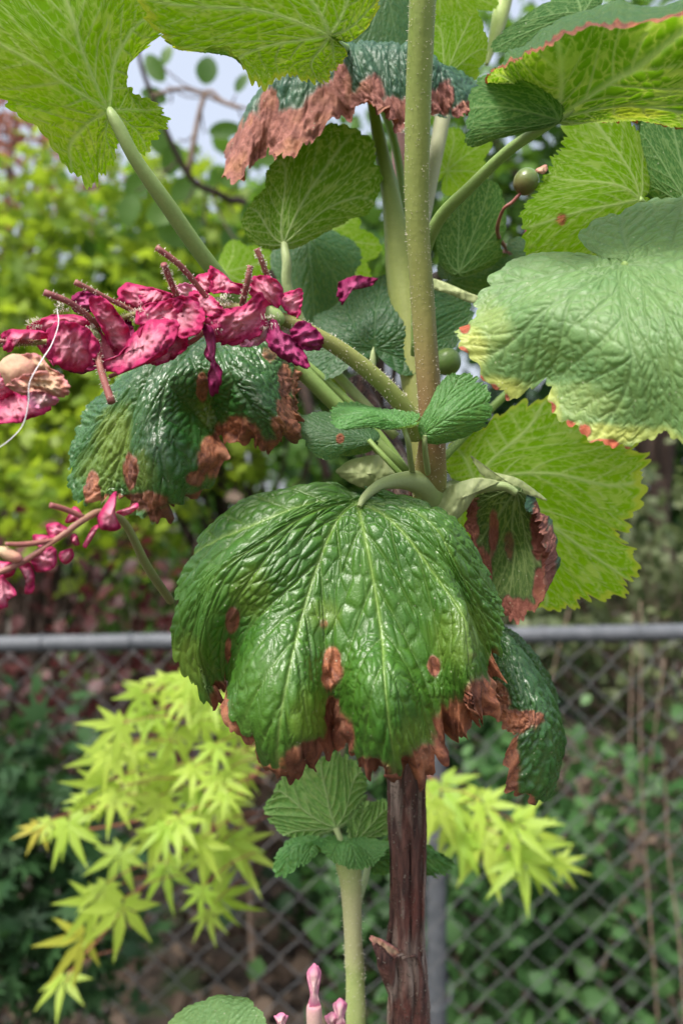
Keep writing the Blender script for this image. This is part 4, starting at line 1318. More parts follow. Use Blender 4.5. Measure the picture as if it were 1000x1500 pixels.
# 7 dark folded leaf beside it
lf([(0, 0, 818, 176, 0), (0, .5, 750, 160, -1), (0, 1, 686, 160, 0), (52, .6, 765, 120, 0), (52, 1, 716, 105, 2), (26, 1, 700, 125, 1), (79, 1, 780, 95, 4), (106, 1, 822, 128, 5), (150, 1, 826, 160, 4),
    (-26, 1, 688, 190, -1), (-52, 1, 688, 216, 0), (-79, 1, 730, 204, 1), (-106, 1, 770, 193, 3), (-150, 1, 806, 182, 3)],
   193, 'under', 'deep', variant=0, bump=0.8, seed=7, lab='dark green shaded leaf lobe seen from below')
# 8 underside leaf, centre
lf([(0, 0, 416, 356, 0), (0, .5, 455, 275, -2), (0, 1, 520, 186, -4), (26, 1, 548, 240, 0), (52, .5, 480, 310, 0), (52, 1, 550, 300, 4), (79, 1, 512, 322, 4), (106, 1, 485, 338, 5), (150, 1, 440, 362, 5), (-26, 1, 450, 200, -2), (-52, 1, 400, 235, 0),
    (-52, .5, 410, 290, 0), (-79, 1, 388, 275, 2), (-106, 1, 360, 305, 4), (-131, 1, 356, 340, 6), (-150, 1, 375, 360, 6)],
   256, 'under', 'backlit_dim', variant=1, bump=0.7, seed=8,
   pet=[(416, 354, 257, 8), (417, 364, 256, 12), (420, 385, 255, 14), (424, 430, 257, 15), (470, 520, 262, 15), (580, 640, 262, 14)], ptint=[1, 1, 1], lab='mid green leaf with pale stalk seen from below under the hood leaf')
# 9 dark leaves in the interior
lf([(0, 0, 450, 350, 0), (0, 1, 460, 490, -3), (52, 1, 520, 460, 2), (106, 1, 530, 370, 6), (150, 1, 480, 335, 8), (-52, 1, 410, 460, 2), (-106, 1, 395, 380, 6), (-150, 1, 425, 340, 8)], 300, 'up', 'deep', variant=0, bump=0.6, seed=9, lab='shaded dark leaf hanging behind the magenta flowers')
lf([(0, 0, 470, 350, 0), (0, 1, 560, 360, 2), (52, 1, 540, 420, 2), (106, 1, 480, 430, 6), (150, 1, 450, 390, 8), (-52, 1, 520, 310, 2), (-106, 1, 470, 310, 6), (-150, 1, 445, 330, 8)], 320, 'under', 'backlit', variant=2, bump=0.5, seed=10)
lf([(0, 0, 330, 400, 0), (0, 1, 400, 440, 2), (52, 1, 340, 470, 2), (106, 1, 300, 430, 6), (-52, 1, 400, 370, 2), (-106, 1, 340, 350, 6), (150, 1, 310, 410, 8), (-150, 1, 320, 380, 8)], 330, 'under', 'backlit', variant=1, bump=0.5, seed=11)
# 10 bright leaf right
lf([(0, 0, 936, 292, 0), (0, .5, 850, 310, -2), (0, 1, 762, 338, 0), (26, 1, 778, 290, 2), (52, 1, 800, 246, 4), (52, .5, 870, 260, 0), (79, 1, 822, 215, 4), (92, 1, 820, 178, 4), (106, 1, 862, 160, 4), (131, 1, 925, 170, 4), (150, 1, 944, 225, 6),
    (-26, 1, 790, 390, 2), (-52, 1, 850, 420, 4), (-106, 1, 940, 400, 8), (-150, 1, 960, 330, 8)],
   236, 'under', 'backlit', variant=4, bump=0.5, seed=12, nec=[(822, 321, 8, 10, .8)], pet=[(936, 292, 236, 9), (960, 330, 246, 10), (940, 420, 262, 11), (760, 560, 276, 12), (640, 680, 268, 12)], lab='bright backlit leaf with one dark spot behind the berry')
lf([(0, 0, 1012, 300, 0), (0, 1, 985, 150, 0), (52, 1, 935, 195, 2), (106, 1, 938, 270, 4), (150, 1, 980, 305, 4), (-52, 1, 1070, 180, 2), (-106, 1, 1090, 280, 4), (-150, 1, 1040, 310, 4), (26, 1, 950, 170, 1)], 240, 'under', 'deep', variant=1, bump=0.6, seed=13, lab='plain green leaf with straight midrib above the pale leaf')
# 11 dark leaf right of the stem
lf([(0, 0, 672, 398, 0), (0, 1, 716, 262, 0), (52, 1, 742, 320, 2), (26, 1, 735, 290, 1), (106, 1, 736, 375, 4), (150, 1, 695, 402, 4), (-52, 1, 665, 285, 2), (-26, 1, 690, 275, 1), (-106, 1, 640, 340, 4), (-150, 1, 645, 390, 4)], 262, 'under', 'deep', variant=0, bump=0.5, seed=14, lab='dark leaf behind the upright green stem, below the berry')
# 12 bright small leaf top
lf([(0, 0, 652, 112, 0), (0, 1, 692, 18, 0), (26, 1, 708, 45, 1), (52, 1, 714, 75, 2), (106, 1, 700, 115, 4), (150, 1, 668, 128, 4), (-26, 1, 660, 20, 1), (-52, 1, 628, 35, 2), (-106, 1, 615, 85, 4), (-150, 1, 635, 118, 4)], 262, 'under', 'backlit', variant=1, bump=0.5, seed=15, lab='small glowing lime leaf right of the stem top')
# 13 fillers at the top
lf([(0, 0, 560, -20, 0), (0, 1, 520, 110, 2), (52, 1, 590, 95, 2), (106, 1, 620, 20, 4), (150, 1, 590, -40, 4), (-52, 1, 480, 70, 2), (-106, 1, 490, -10, 4), (-150, 1, 530, -50, 4)], 275, 'up', 'deep', variant=2, bump=0.6, seed=16)
lf([(0, 0, 580, 30, 0), (0, 1, 540, 100, 2), (52, 1, 600, 100, 2), (106, 1, 625, 60, 4), (-52, 1, 500, 70, 2), (-106, 1, 530, 35, 4), (150, 1, 605, 30, 4), (-150, 1, 560, 20, 4)], 282, 'under', 'backlit', variant=0, bump=0.5, seed=17)
lf([(0, 0, 650, -40, 0), (0, 1, 690, 40, 2), (52, 1, 640, 40, 2), (106, 1, 600, -10, 4), (-52, 1, 730, 10, 2), (-106, 1, 720, -50, 4), (150, 1, 620, -60, 4), (-150, 1, 680, -70, 4)], 285, 'under', 'backlit', variant=1, bump=0.5, seed=18)
lf([(0, 0, 850, 20, 0), (0, 1, 720, 75, 2), (52, 1, 770, 90, 2), (106, 1, 850, 80, 4), (-52, 1, 760, 28, 2), (-106, 1, 830, -20, 4), (-26, 1, 735, 48, 2), (150, 1, 880, 50, 4), (-150, 1, 880, -10, 4)], 250, 'under', 'deep', variant=2, bump=0.5, seed=19, lab='green leaf tucked behind the rolled leaf margin')
lf([(0, 0, 655, 250, 0), (0, 1, 720, 200, 2), (52, 1, 715, 260, 2), (106, 1, 680, 290, 4), (-52, 1, 660, 185, 2), (-106, 1, 625, 220, 4), (150, 1, 650, 285, 4), (-150, 1, 635, 260, 4)], 300, 'under', 'backlit', variant=1, bump=0.5, seed=20)
lf([(0, 0, 660, 410, 0), (0, 1, 750, 380, 2), (52, 1, 730, 430, 2), (106, 1, 670, 450, 4), (-52, 1, 720, 350, 2), (-106, 1, 650, 370, 4), (150, 1, 640, 430, 4), (-150, 1, 640, 390, 4)], 285, 'up', 'deep', variant=0, bump=0.5, seed=21)
lf([(0, 0, 830, 385, 0), (0, 1, 720, 395, 2), (52, 1, 745, 440, 2), (106, 1, 830, 440, 4), (-52, 1, 745, 350, 2), (-106, 1, 830, 345, 4), (150, 1, 860, 400, 4), (-150, 1, 860, 370, 4)], 280, 'up', 'deep', variant=2, bump=0.5, seed=22)
# 14 dark leaf in the middle
lf([(0, 0, 549, 510, 0), (0, .5, 552, 455, 3), (0, 1, 562, 403, 12), (26, 1, 610, 405, 10), (52, .5, 605, 465, 1), (52, 1, 655, 425, 9), (79, 1, 688, 452, 8), (106, 1, 680, 490, 4), (131, 1, 640, 530, 0), (150, 1, 610, 548, -2), (172, 1, 572, 540, -2),
    (-26, 1, 520, 425, 11), (-52, 1, 485, 452, 10), (-52, .5, 510, 478, 3), (-79, 1, 458, 470, 8), (-106, 1, 445, 510, 5), (-131, 1, 445, 558, 0), (-150, 1, 482, 556, -3), (-172, 1, 530, 525, -2)],
   256, 'up', 'deep', variant=2, res=MD, bump=1.0, seed=23, lab='dark green puckered leaf behind the stem and flower stalk')
# 15 small light leaf by the node
lf([(0, 0, 622, 636, 0), (0, .5, 668, 606, -2), (0, 1, 720, 588, 0), (26, 1, 702, 560, 2), (52, 1, 672, 546, 3), (79, 1, 645, 562, 3), (106, 1, 632, 588, 3), (150, 1, 614, 620, 2), (-26, 1, 712, 618, 0), (-52, 1, 692, 634, 1), (-79, 1, 672, 642, 2), (-106, 1, 648, 650, 2), (-150, 1, 622, 646, 2)],
   214, 'up', 'young', variant=3, res=MD, bump=1.0, pleat=0.010, seed=24, pet=[(622, 637, 214, 7), (622, 655, 216, 8), (626, 690, 228, 9), (632, 730, 246, 9)], ptint=[1, .6], lab='small fresh green leaf at the node beside the stem')
# 16 leaflets left of the node
lf([(0, 0, 590, 624, 0), (0, .5, 535, 606, -3), (0, 1, 484, 612, -2), (26, 1, 492, 598, 4), (52, 1, 510, 590, 8), (106, 1, 560, 600, 8), (-26, 1, 495, 630, -7), (-52, 1, 520, 626, -7), (-106, 1, 570, 630, -4), (150, 1, 612, 606, 4), (-150, 1, 612, 622, -2)],
   210, 'up', 'young', variant=4, res=MD, bump=1.3, pleat=0.018, seed=25, pet=[(590, 625, 210, 6), (598, 650, 212, 8), (603, 690, 228, 9), (615, 725, 246, 9)], ptint=[1, .6], lab='small curled young leaf left of the node')
lf([(0, 0, 540, 645, 0), (0, 1, 430, 620, 2), (26, 1, 450, 608, 4), (52, 1, 490, 604, 6), (106, 1, 535, 620, 6), (-26, 1, 446, 645, 0), (-52, 1, 468, 672, 0), (-79, 1, 500, 668, 0), (-106, 1, 530, 665, 2), (150, 1, 555, 635, 4), (-150, 1, 550, 655, 2)],
   236, 'up', 'deep', variant=2, res=MD, bump=0.5, seed=26, nec=[(498, 642, 6, 8)], pet=[(540, 645, 234, 7), (565, 672, 232, 8), (600, 710, 234, 9)], lab='dark flat young leaf below the flower stalk')
# 17 scorched leaf at left
lf([(0, 0, 302, 487, 12), (0, .33, 244, 560, -7), (0, .66, 232, 650, -13), (0, .9, 250, 735, -9), (0, 1, 262, 760, -1), (52, .33, 338, 535, -6), (52, .66, 380, 592, -12), (52, .9, 402, 640, -6), (52, 1, 392, 664, 3),
    (26, .7, 304, 590, 3), (26, 1, 322, 640, 6), (12, 1, 300, 720, 2), (18, 1, 344, 680, 0), (38, 1, 360, 660, 2), (-52, .5, 192, 590, 0), (-52, 1, 140, 745, 6), (-26, 1, 200, 742, 2), (-26, .7, 196, 670, -4), (-38, 1, 170, 735, 4), (-80, 1, 106, 690, 14),
    (-106, .6, 172, 590, 8), (-106, 1, 118, 620, 22), (-131, 1, 150, 580, 26), (-150, 1, 205, 540, 26), (-172, 1, 275, 497, 20), (106, .6, 405, 540, 4), (106, 1, 440, 575, 12), (79, 1, 432, 625, 6), (92, 1, 444, 600, 9), (131, 1, 445, 540, 18), (150, 1, 420, 512, 20), (172, 1, 340, 485, 18)],
   228, 'up', 'glossy_dark', variant=1, res=(460, 130), bump=1.4, ragged=1.0, seed=27,
   nec=[(296, 568, 10, 22), (195, 690, 11, 26), (138, 715, 9, 26), (322, 668, 30, 36), (345, 640, 34, 28), (370, 655, 30, 20), (420, 615, 20, 34), (438, 570, 12, 40), (410, 655, 24, 14), (300, 740, 26, 22), (255, 755, 40, 14), (215, 735, 34, 16), (180, 735, 30, 12), (286, 700, 14, 10), (395, 520, 12, 14, .5), (415, 560, 10, 30, .8)],
   yel=[(170, 650, 30, 55, .45), (300, 600, 16, 34, .4), (150, 690, 30, 34, .35), (210, 690, 18, 34, .4)],
   pet=[(302, 488, 240, 10), (340, 480, 246, 11), (430, 520, 252, 12), (540, 620, 258, 13), (615, 720, 258, 14)], lab='dark puckered leaf with browned curling margins below the magenta flowers')
lf([(0, 0, 300, 505, 0), (0, 1, 166, 558, 2), (52, 1, 200, 525, 6), (106, 1, 270, 495, 8), (-52, 1, 210, 580, 2), (-106, 1, 280, 560, 4), (150, 1, 310, 495, 6), (-150, 1, 310, 530, 4)], 262, 'up', 'young', variant=0, bump=0.4, seed=28, lab='smooth paler leaf showing behind the left scorched leaf')
# 18 large backlit leaf right
lf([(0, 0, 700, 712, 0), (0, .5, 820, 780, -2), (0, 1, 934, 862, 0), (26, 1, 912, 788, 1), (13, 1, 938, 812, 0), (52, .5, 825, 690, -2), (52, 1, 958, 690, 0), (38, 1, 934, 760, 0), (79, 1, 880, 640, 2), (106, 1, 800, 575, 4), (92, 1, 850, 590, 3), (131, 1, 705, 622, 6), (150, 1, 655, 650, 8),
    (-26, 1, 855, 880, 1), (-13, 1, 905, 880, 0), (-52, 1, 792, 895, 2), (-79, 1, 740, 880, 4), (-106, 1, 690, 860, 6), (-150, 1, 660, 770, 8)],
   268, 'under', 'backlit', variant=3, res=MD, bump=0.45, seed=29, yel_edge=0.06, pet=[(700, 712, 268, 10), (670, 722, 262, 13), (640, 745, 256, 14)], lab='large glowing lime leaf with toothed edge below the pale leaf')
# 19 rolled dying leaf
lf([(0, 0, 756, 722, -4), (0, .5, 752, 805, 6), (0, 1, 738, 905, 0), (-26, 1, 770, 897, -4), (26, 1, 716, 850, 2), (26, .5, 730, 790, 7), (52, .5, 715, 770, 6), (52, 1, 690, 800, 2), (79, 1, 684, 765, 2), (106, 1, 684, 738, 2), (150, 1, 720, 722, 0),
    (-52, .5, 785, 805, 3), (-52, .78, 819, 826, 0), (-52, 1, 795, 855, -9), (-79, .78, 815, 790, 1), (-79, 1, 800, 815, -8), (-106, .5, 783, 762, 2), (-106, .78, 807, 762, 1), (-106, 1, 786, 786, -7), (-150, .8, 782, 733, 0), (-150, 1, 768, 748, -5)],
   240, 'under', 'scorched', variant=2, res=MD, bump=0.8, ragged=0.8, seed=30,
   nec=[(686, 775, 15, 60), (704, 840, 15, 40), (745, 897, 50, 22), (722, 780, 8, 36, .7), (788, 775, 12, 40), (804, 815, 11, 40), (792, 872, 11, 36), (745, 800, 8, 24, .5)],
   pet=[(756, 722, 236, 10), (735, 712, 236, 13), (700, 716, 238, 17), (670, 728, 242, 20), (645, 745, 248, 20)], ptint=[.8, .8, .5], lab='dying leaf seen from below with brown rolled margin')
# 20 drooping leaf right of the big leaf
lf([(0, 0, 708, 925, 14), (0, .35, 752, 955, 4), (0, .7, 800, 1065, -2), (0, .9, 790, 1148, -4), (0, 1, 758, 1176, -5), (13, 1, 730, 1152, -8), (20, 1, 737, 1115, -9), (26, 1, 758, 1076, -8), (26, .7, 772, 1045, -6), (40, 1, 735, 1072, -8), (52, .5, 742, 990, -4), (52, 1, 716, 1045, -4), (80, 1, 712, 1000, 0), (106, 1, 700, 975, 5), (150, 1, 690, 945, 10),
    (-26, .7, 818, 1060, 10), (-26, 1, 812, 1130, 16), (-52, .5, 782, 975, 10), (-52, 1, 815, 1060, 28), (-106, 1, 775, 960, 30), (-150, 1, 735, 925, 26)],
   236, 'up', 'glossy_dark', variant=0, res=MD, bump=2.2, ragged=0.8, seed=31,
   nec=[(725, 1040, 20, 46), (740, 1058, 40, 18), (770, 1052, 26, 10), (742, 1110, 18, 50), (735, 1150, 22, 26), (755, 1172, 26, 10)],
   pet=[(708, 925, 250, 10), (690, 880, 254, 11), (660, 800, 258, 12), (635, 740, 256, 13)], lab='drooping dark glossy leaf with brown inner edge right of the big leaf')
# 21 lower shoot leaves
lf([(0, 0, 492, 1212, 0), (0, .5, 478, 1165, 2), (0, 1, 470, 1105, 6), (26, 1, 500, 1105, 5), (52, 1, 535, 1130, 5), (106, 1, 540, 1170, 3), (150, 1, 515, 1200, 2), (-26, 1, 425, 1130, 5), (-52, 1, 398, 1165, 3), (-79, 1, 390, 1195, 2), (-106, 1, 415, 1225, 0), (-150, 1, 465, 1230, 0)],
   272, 'under', 'young', variant=3, res=MD, bump=1.3, pleat=0.045, seed=32, wave=0.02, pet=[(492, 1213, 271, 9), (500, 1235, 270, 10), (512, 1275, 269, 12)], ptint=[1, 1], lab='fan shaped ribbed young leaf of the lower shoot')
lf([(0, 0, 462, 1236, 0), (0, .5, 430, 1245, -4), (0, 1, 410, 1288, -4), (26, 1, 404, 1262, -2), (52, 1, 415, 1240, 2), (106, 1, 445, 1226, 6), (-26, 1, 440, 1268, -6), (-52, 1, 456, 1262, -6), (-106, 1, 472, 1250, -2), (150, 1, 470, 1228, 3), (-150, 1, 476, 1242, 0)],
   266, 'up', 'young', variant=3, bump=1.6, pleat=0.04, seed=33, lab='drooping side lobe leaf of the lower shoot')
lf([(0, 0, 505, 1236, 4), (0, .5, 515, 1240, -4), (0, 1, 520, 1275, -7), (52, 1, 556, 1262, -5), (26, 1, 540, 1270, -6), (106, 1, 585, 1240, 0), (150, 1, 540, 1228, 6), (-26, 1, 500, 1268, -7), (-52, 1, 478, 1258, -6), (-106, 1, 455, 1236, 0), (-150, 1, 485, 1225, 6)],
   264, 'up', 'young', variant=4, bump=1.6, pleat=0.04, seed=34, pet=[(505, 1237, 268, 9), (510, 1255, 268, 11), (514, 1290, 268, 14)], ptint=[1, 1], lab='crinkled young leaf capping the lower shoot')
lf([(0, 0, 540, 1262, 0), (0, .5, 600, 1240, 4), (0, 1, 656, 1278, 6), (26, 1, 658, 1262, 8), (52, 1, 640, 1245, 8), (106, 1, 580, 1225, 8), (-26, 1, 640, 1282, 4), (-52, 1, 622, 1272, 4), (-106, 1, 570, 1275, 4), (150, 1, 545, 1245, 4), (-150, 1, 545, 1272, 4)],
   282, 'up', 'young', variant=3, bump=1.6, pleat=0.04, seed=35, pet=[(540, 1262, 282, 9), (534, 1290, 277, 10), (520, 1335, 269, 11)], ptint=[1, 1], lab='small crinkled leaf poking out behind the woody cane')
lf([(0, 0, 520, 1236, 0), (0, 1, 572, 1180, 2), (52, 1, 580, 1215, 2), (106, 1, 545, 1235, 2), (-52, 1, 530, 1180, 2), (-106, 1, 505, 1205, 2), (26, 1, 582, 1195, 3), (-26, 1, 548, 1175, 3), (150, 1, 530, 1240, 2), (-150, 1, 512, 1228, 2)],
   270, 'under', 'young', variant=4, bump=1.3, pleat=0.06, seed=36, wave=0.05, lab='pleated unfolding leaf of the lower shoot')
lf([(0, 0, 325, 1560, 0), (0, 1, 345, 1458, 4), (26, 1, 372, 1474, 4), (52, 1, 392, 1500, 2), (106, 1, 390, 1560, 0), (-26, 1, 300, 1466, 4), (-52, 1, 250, 1492, 2), (-106, 1, 240, 1560, 0), (150, 1, 350, 1590, 2), (-150, 1, 300, 1590, 2)],
   236, 'up', 'pale', variant=0, bump=0.9, seed=37, pet=[(325, 1560, 236, 10), (380, 1600, 245, 11), (470, 1640, 260, 12), (520, 1660, 266, 12)], lab='light green leaf rising at the foot of the lower shoot')

# lower green shoot
stalk('green_shoot', [(508, 1238, 270, 34), (510, 1262, 269, 38), (514, 1300, 268, 31), (517, 1370, 267, 26), (519, 1410, 267, 28), (520, 1432, 267, 27), (521, 1500, 267, 29), (525, 1700, 268, 30), (560, 2300, 271, 32)], MAT['shoot'], bush, 90, 24,
      tint=[0, 0, .5, .5, 0, 0, 0, 0], hairs=500, hair_len=0.0006, label='pale green upright young shoot')
Cs, Rs = px_path([(560, 2300, 271, 32), (580, 2600, 271, 30)], 6)

# node bracts and sheaths
patch('bract', [(492, 690), (520, 672), (560, 668), (580, 690), (575, 712), (545, 718), (515, 708)], 240, MAT['bract'], bush, cup=-4, crinkle=0.0002, fold=0.6, ruffle=0.08, tilt=(4, 0))
patch('bract', [(640, 735), (660, 712), (700, 700), (730, 706), (700, 722), (680, 750), (652, 770)], 234, MAT['bract'], bush, cup=-3, crinkle=0.0002, fold=0.6, ruffle=0.08)
patch('bract', [(690, 668), (720, 690), (760, 702), (800, 732), (770, 724), (730, 712), (705, 695)], 238, MAT['bract'], bush, cup=-1, crinkle=0.0002, fold=0.6, ruffle=0.08)
patch('bract', [(493, 432, 0), (500, 412, -1), (525, 404, 0), (552, 408, 2), (540, 420, 2), (510, 428, 0), (502, 446, 0)], 250, MAT['petal_dark'], bush, cup=-2)
patch('bract', [(632, 408), (655, 415), (685, 428), (704, 436), (690, 444), (660, 432), (632, 422)], 250, MAT['bract'], bush, cup=-1, crinkle=0.0002, fold=0.6, ruffle=0.08)
stalk('bud', [(548, 545, 244, 4), (546, 530, 244, 9), (546, 518, 244, 7), (547, 508, 244, 1)], MAT['petiole'], bush, 16, 10, tint=[1, 1])

# berries
ber = blob('berry', 770, 266, 240, 18.5, 19.5, MAT['berry'], bush, rot=-0.5, tint=[0.7, .5, .2, 0.0, 0], label='small round green berry flushed dark red')
stalk('berry_stalk', [(762, 283, 240, 5), (750, 296, 241, 5), (736, 308, 243, 5), (728, 340, 256, 6), (742, 366, 290, 6)], MAT['pedicel'], ber, 20, 8)
patch('dried_flower', [(783, 250), (792, 244), (800, 241), (801, 249), (795, 255)], 238, MAT['petal_dry'], ber, cup=-1)
blob('berry', 655, 530, 246, 20, 20, MAT['berry'], bush, tint=[0.2, 0, 0], label='green berry tucked behind the stem')
patch('petal', [(765, 345), (775, 334), (790, 334), (800, 342), (790, 352), (772, 356)], 285, MAT['petal'], bush, cup=-2)

# ------------------------------------------------------------------ racemes
ZA = lambda L: [(0 + .26 * p[0], 340 + .26 * p[1], *(p[2:])) for p in L]
ZB = lambda L: [(220 + .26 * p[0], 340 + .26 * p[1], *(p[2:])) for p in L]
ZC = lambda L: [(0 + .26 * p[0], 700 + .26 * p[1], *(p[2:])) for p in L]


def raceme(pts, label, mat, hairs, tint=None, n=80):
    r = stalk('flower_raceme', pts, mat, bush, n, 18, tint=tint, label=label)
    if hairs:
        C_, R_ = px_path(pts, n)
        Vh, Fh = hair_data(C_, R_, hairs, 0.0005, RNG)
        mesh_obj('gland_hair', Vh, Fh, MAT['hair'], r, kind='stuff')
    return r


r1 = raceme([(612, 640, 226, 26), (598, 606, 222, 26), (560, 562, 217, 25), (510, 520, 212, 24), (465, 492, 208, 22), (415, 468, 206, 20), (340, 450, 205, 14), (280, 455, 204, 11), (200, 460, 202, 9), (140, 480, 200, 9), (70, 500, 198, 8), (-30, 506, 196, 8)],
            'drooping cluster of withered magenta flowers on a hairy green stalk', MAT['stem'], 900, tint=[.1, .1, .2, .3, .4, .3, .2])
PA = [([(740, 600), (800, 540), (880, 510), (960, 520), (990, 560), (960, 620), (880, 680), (780, 740), (700, 775), (620, 770), (590, 730), (680, 690)], 195, 'petal', -2),
      ([(520, 420), (560, 385), (620, 420), (690, 500), (720, 570), (710, 640), (670, 690), (640, 660), (610, 600), (570, 520)], 197, 'petal', 2),
      ([(260, 600), (330, 530), (420, 520), (500, 570), (540, 640), (520, 720), (460, 770), (380, 760), (300, 720), (260, 660)], 196, 'petal', -3),
      ([(180, 540), (240, 490), (340, 470), (450, 480), (500, 520), (420, 540), (300, 550), (230, 570)], 200, 'petal', -2),
      ([(15, 580), (60, 555), (150, 555), (240, 565), (250, 600), (150, 605), (60, 610), (70, 660), (40, 660)], 195, 'petal', -1.5),
      ([(680, 370), (710, 300), (790, 305), (890, 330), (970, 365), (960, 400), (880, 420), (800, 430), (730, 410)], 203, 'petal', -2),
      ([(790, 440), (900, 400), (1000, 390), (1010, 480), (980, 520), (880, 510), (800, 520)], 199, 'petal', 2),
      ([(660, 540), (700, 490), (750, 540), (740, 610), (700, 620)], 201, 'petal_dark', 1),
      ([(840, 720), (900, 670), (980, 600), (1010, 640), (980, 700), (900, 740)], 201, 'petal', -2),
      ([(0, 920), (100, 910), (200, 940), (270, 990), (180, 1040), (80, 1065), (-60, 1050)], 192, 'petal', -2),
      ([(-60, 780), (20, 800), (60, 920), (-40, 930)], 193, 'petal', -2),
      ([(500, 600), (560, 560), (640, 650), (700, 700), (640, 760), (560, 720)], 202, 'petal', 1),
      ([(410, 400), (430, 350), (500, 340), (560, 380), (520, 440), (440, 450)], 204, 'petal_dark', -2),
      ([(180, 560), (260, 560), (280, 660), (300, 740), (260, 700), (200, 620)], 202, 'petal', -1),
      ([(380, 740), (500, 700), (560, 740), (480, 790), (400, 780)], 203, 'petal_dark', -1)]
PB = [([(80, 420), (180, 370), (260, 400), (290, 470), (280, 540), (200, 580), (120, 550), (70, 480)], 198, 'petal', 3),
      ([(335, 240), (350, 205), (400, 230), (460, 280), (515, 300), (500, 340), (400, 335), (350, 330)], 204, 'petal', -2),
      ([(260, 260), (330, 240), (350, 320), (300, 340), (270, 310)], 206, 'petal', -1),
      ([(330, 500), (420, 450), (520, 420), (600, 360), (660, 420), (670, 490), (620, 560), (520, 610), (420, 620), (370, 580)], 200, 'petal', -2.5),
      ([(560, 290), (620, 250), (690, 270), (740, 330), (720, 410), (660, 430), (580, 370)], 202, 'petal', -2),
      ([(735, 360), (800, 335), (850, 330), (850, 400), (820, 480), (760, 430)], 205, 'petal', -1.5),
      ([(690, 480), (740, 560), (800, 600), (840, 640), (880, 740), (820, 740), (740, 700), (680, 650), (670, 580)], 200, 'petal_dark', -2),
      ([(800, 560), (860, 510), (920, 540), (965, 600), (950, 650), (880, 660), (830, 620)], 201, 'petal_dark', -2),
      ([(300, 560), (350, 560), (370, 640), (365, 720), (400, 780), (380, 880), (335, 885), (330, 800), (350, 750), (310, 700), (320, 640)], 199, 'petal_dark', -2),
      ([(230, 350), (300, 340), (380, 400), (400, 450), (330, 470), (270, 430)], 200, 'petal', -2),
      ([(-40, 520), (60, 510), (140, 540), (140, 600), (60, 690), (-20, 720), (-60, 640)], 198, 'petal', -2),
      ([(60, 640), (140, 580), (200, 590), (190, 660), (100, 720), (20, 730)], 201, 'petal', -1),
      ([(520, 590), (600, 560), (650, 500), (690, 520), (640, 610), (540, 640)], 202, 'petal_pink', -1),
      ([(150, 310), (240, 300), (320, 370), (260, 390), (180, 370)], 206, 'petal_pink', -1),
      ([(-60, 330), (0, 320), (110, 345), (120, 380), (40, 400), (-50, 390)], 203, 'petal', -2)]
for i, (o_, d_, m_, cu_) in enumerate(PA):
    patch('petal', ZA(o_), d_, MAT[m_], r1, grow=1.13, cup=cu_, crinkle=0.0005, seed=i, curl=1.2, tilt=((i * 37 % 9 - 4) * 2.0, (i * 53 % 9 - 4) * 2.0))
for i, (o_, d_, m_, cu_) in enumerate(PB):
    patch('petal', ZB(o_), d_, MAT[m_], r1, grow=1.13, cup=cu_, crinkle=0.0005, seed=40 + i, curl=1.2, tilt=((i * 41 % 9 - 4) * 2.0, (i * 29 % 9 - 4) * 2.0))
# bare flower stalks
for pts in ([(65, 428, 190, 10), (104, 444, 193, 9), (140, 473, 199, 10), (148, 482, 202, 10)],
            [(110, 413, 194, 9), (146, 431, 197, 7), (192, 454, 202, 7), (215, 462, 204, 6)],
            [(229, 362, 192, 9), (265, 390, 195, 9), (303, 436, 202, 8), (315, 450, 205, 7)],
            [(240, 387, 192, 10), (250, 412, 196, 9), (260, 436, 203, 9)],
            [(367, 389, 196, 9), (362, 415, 197, 9), (355, 446, 203, 9)],
            [(376, 364, 199, 9), (384, 384, 200, 8), (395, 415, 204, 9)],
            [(140, 498, 198, 10), (147, 538, 195, 10), (164, 590, 193, 12)],
            [(300, 485, 204, 8), (270, 506, 202, 8), (160, 552, 203, 6)],
            [(-20, 500, 196, 8), (20, 500, 196, 7), (60, 502, 198, 6)]):
    C_, R_ = px_path(pts, 16)
    o = mesh_obj('flower_stalk', *tube_data(C_, R_, 12), MAT['pedicel'], r1, dict(tint=np.zeros(16 * 12 + 2)))
    Vh, Fh = hair_data(C_, R_, 110, 0.00042, RNG)
    mesh_obj('gland_hair', Vh, Fh, MAT['hair'], r1, kind='stuff')
# dry fluff around the ovaries
for (px, py, r_) in ((205, 460, 10), (312, 480, 12), (398, 470, 14), (135, 485, 8), (330, 440, 9), (90, 450, 9), (52, 475, 8)):
    C_ = np.array([at(px - r_, py + 3, 0.199), at(px, py, 0.1985), at(px + r_, py - 3, 0.199)])
    Vh, Fh = hair_data(crom(C_, 10), np.full(10, r_ * 0.5 * K * 0.2), 70, 0.0007, RNG)
    mesh_obj('gland_hair', Vh, Fh, MAT['hair'], r1, kind='stuff')
blob('ovary', 399, 462, 203, 13, 20, MAT['petiole'], r1, rot=1.0)
blob('ovary', 322, 445, 206, 9, 16, MAT['petiole'], r1, rot=1.3)
blob('ovary', 138, 490, 200, 8, 15, MAT['petiole'], r1, rot=0.6)
# shrivelled tan flower
df = blob('withered_flower', 30, 545, 184, 27, 32, MAT['petal_dry'], r1, rot=1.2, noise=0.25, taper=0.5, label='shrivelled tan and pink flower')
for i, o_ in enumerate(([(40, 860), (150, 800), (270, 780), (350, 800), (385, 860), (395, 910), (330, 930), (220, 900), (120, 900)],
                        [(150, 900), (220, 880), (320, 930), (330, 960), (250, 990), (180, 985)],
                        [(120, 700), (220, 690), (280, 760), (350, 810), (300, 850), (200, 800)])):
    patch('petal', ZA(o_), 180 + i, MAT['petal_pink' if i == 1 else 'petal_dry'], r1, cup=-2, crinkle=0.0007, seed=90 + i, curl=1.5)

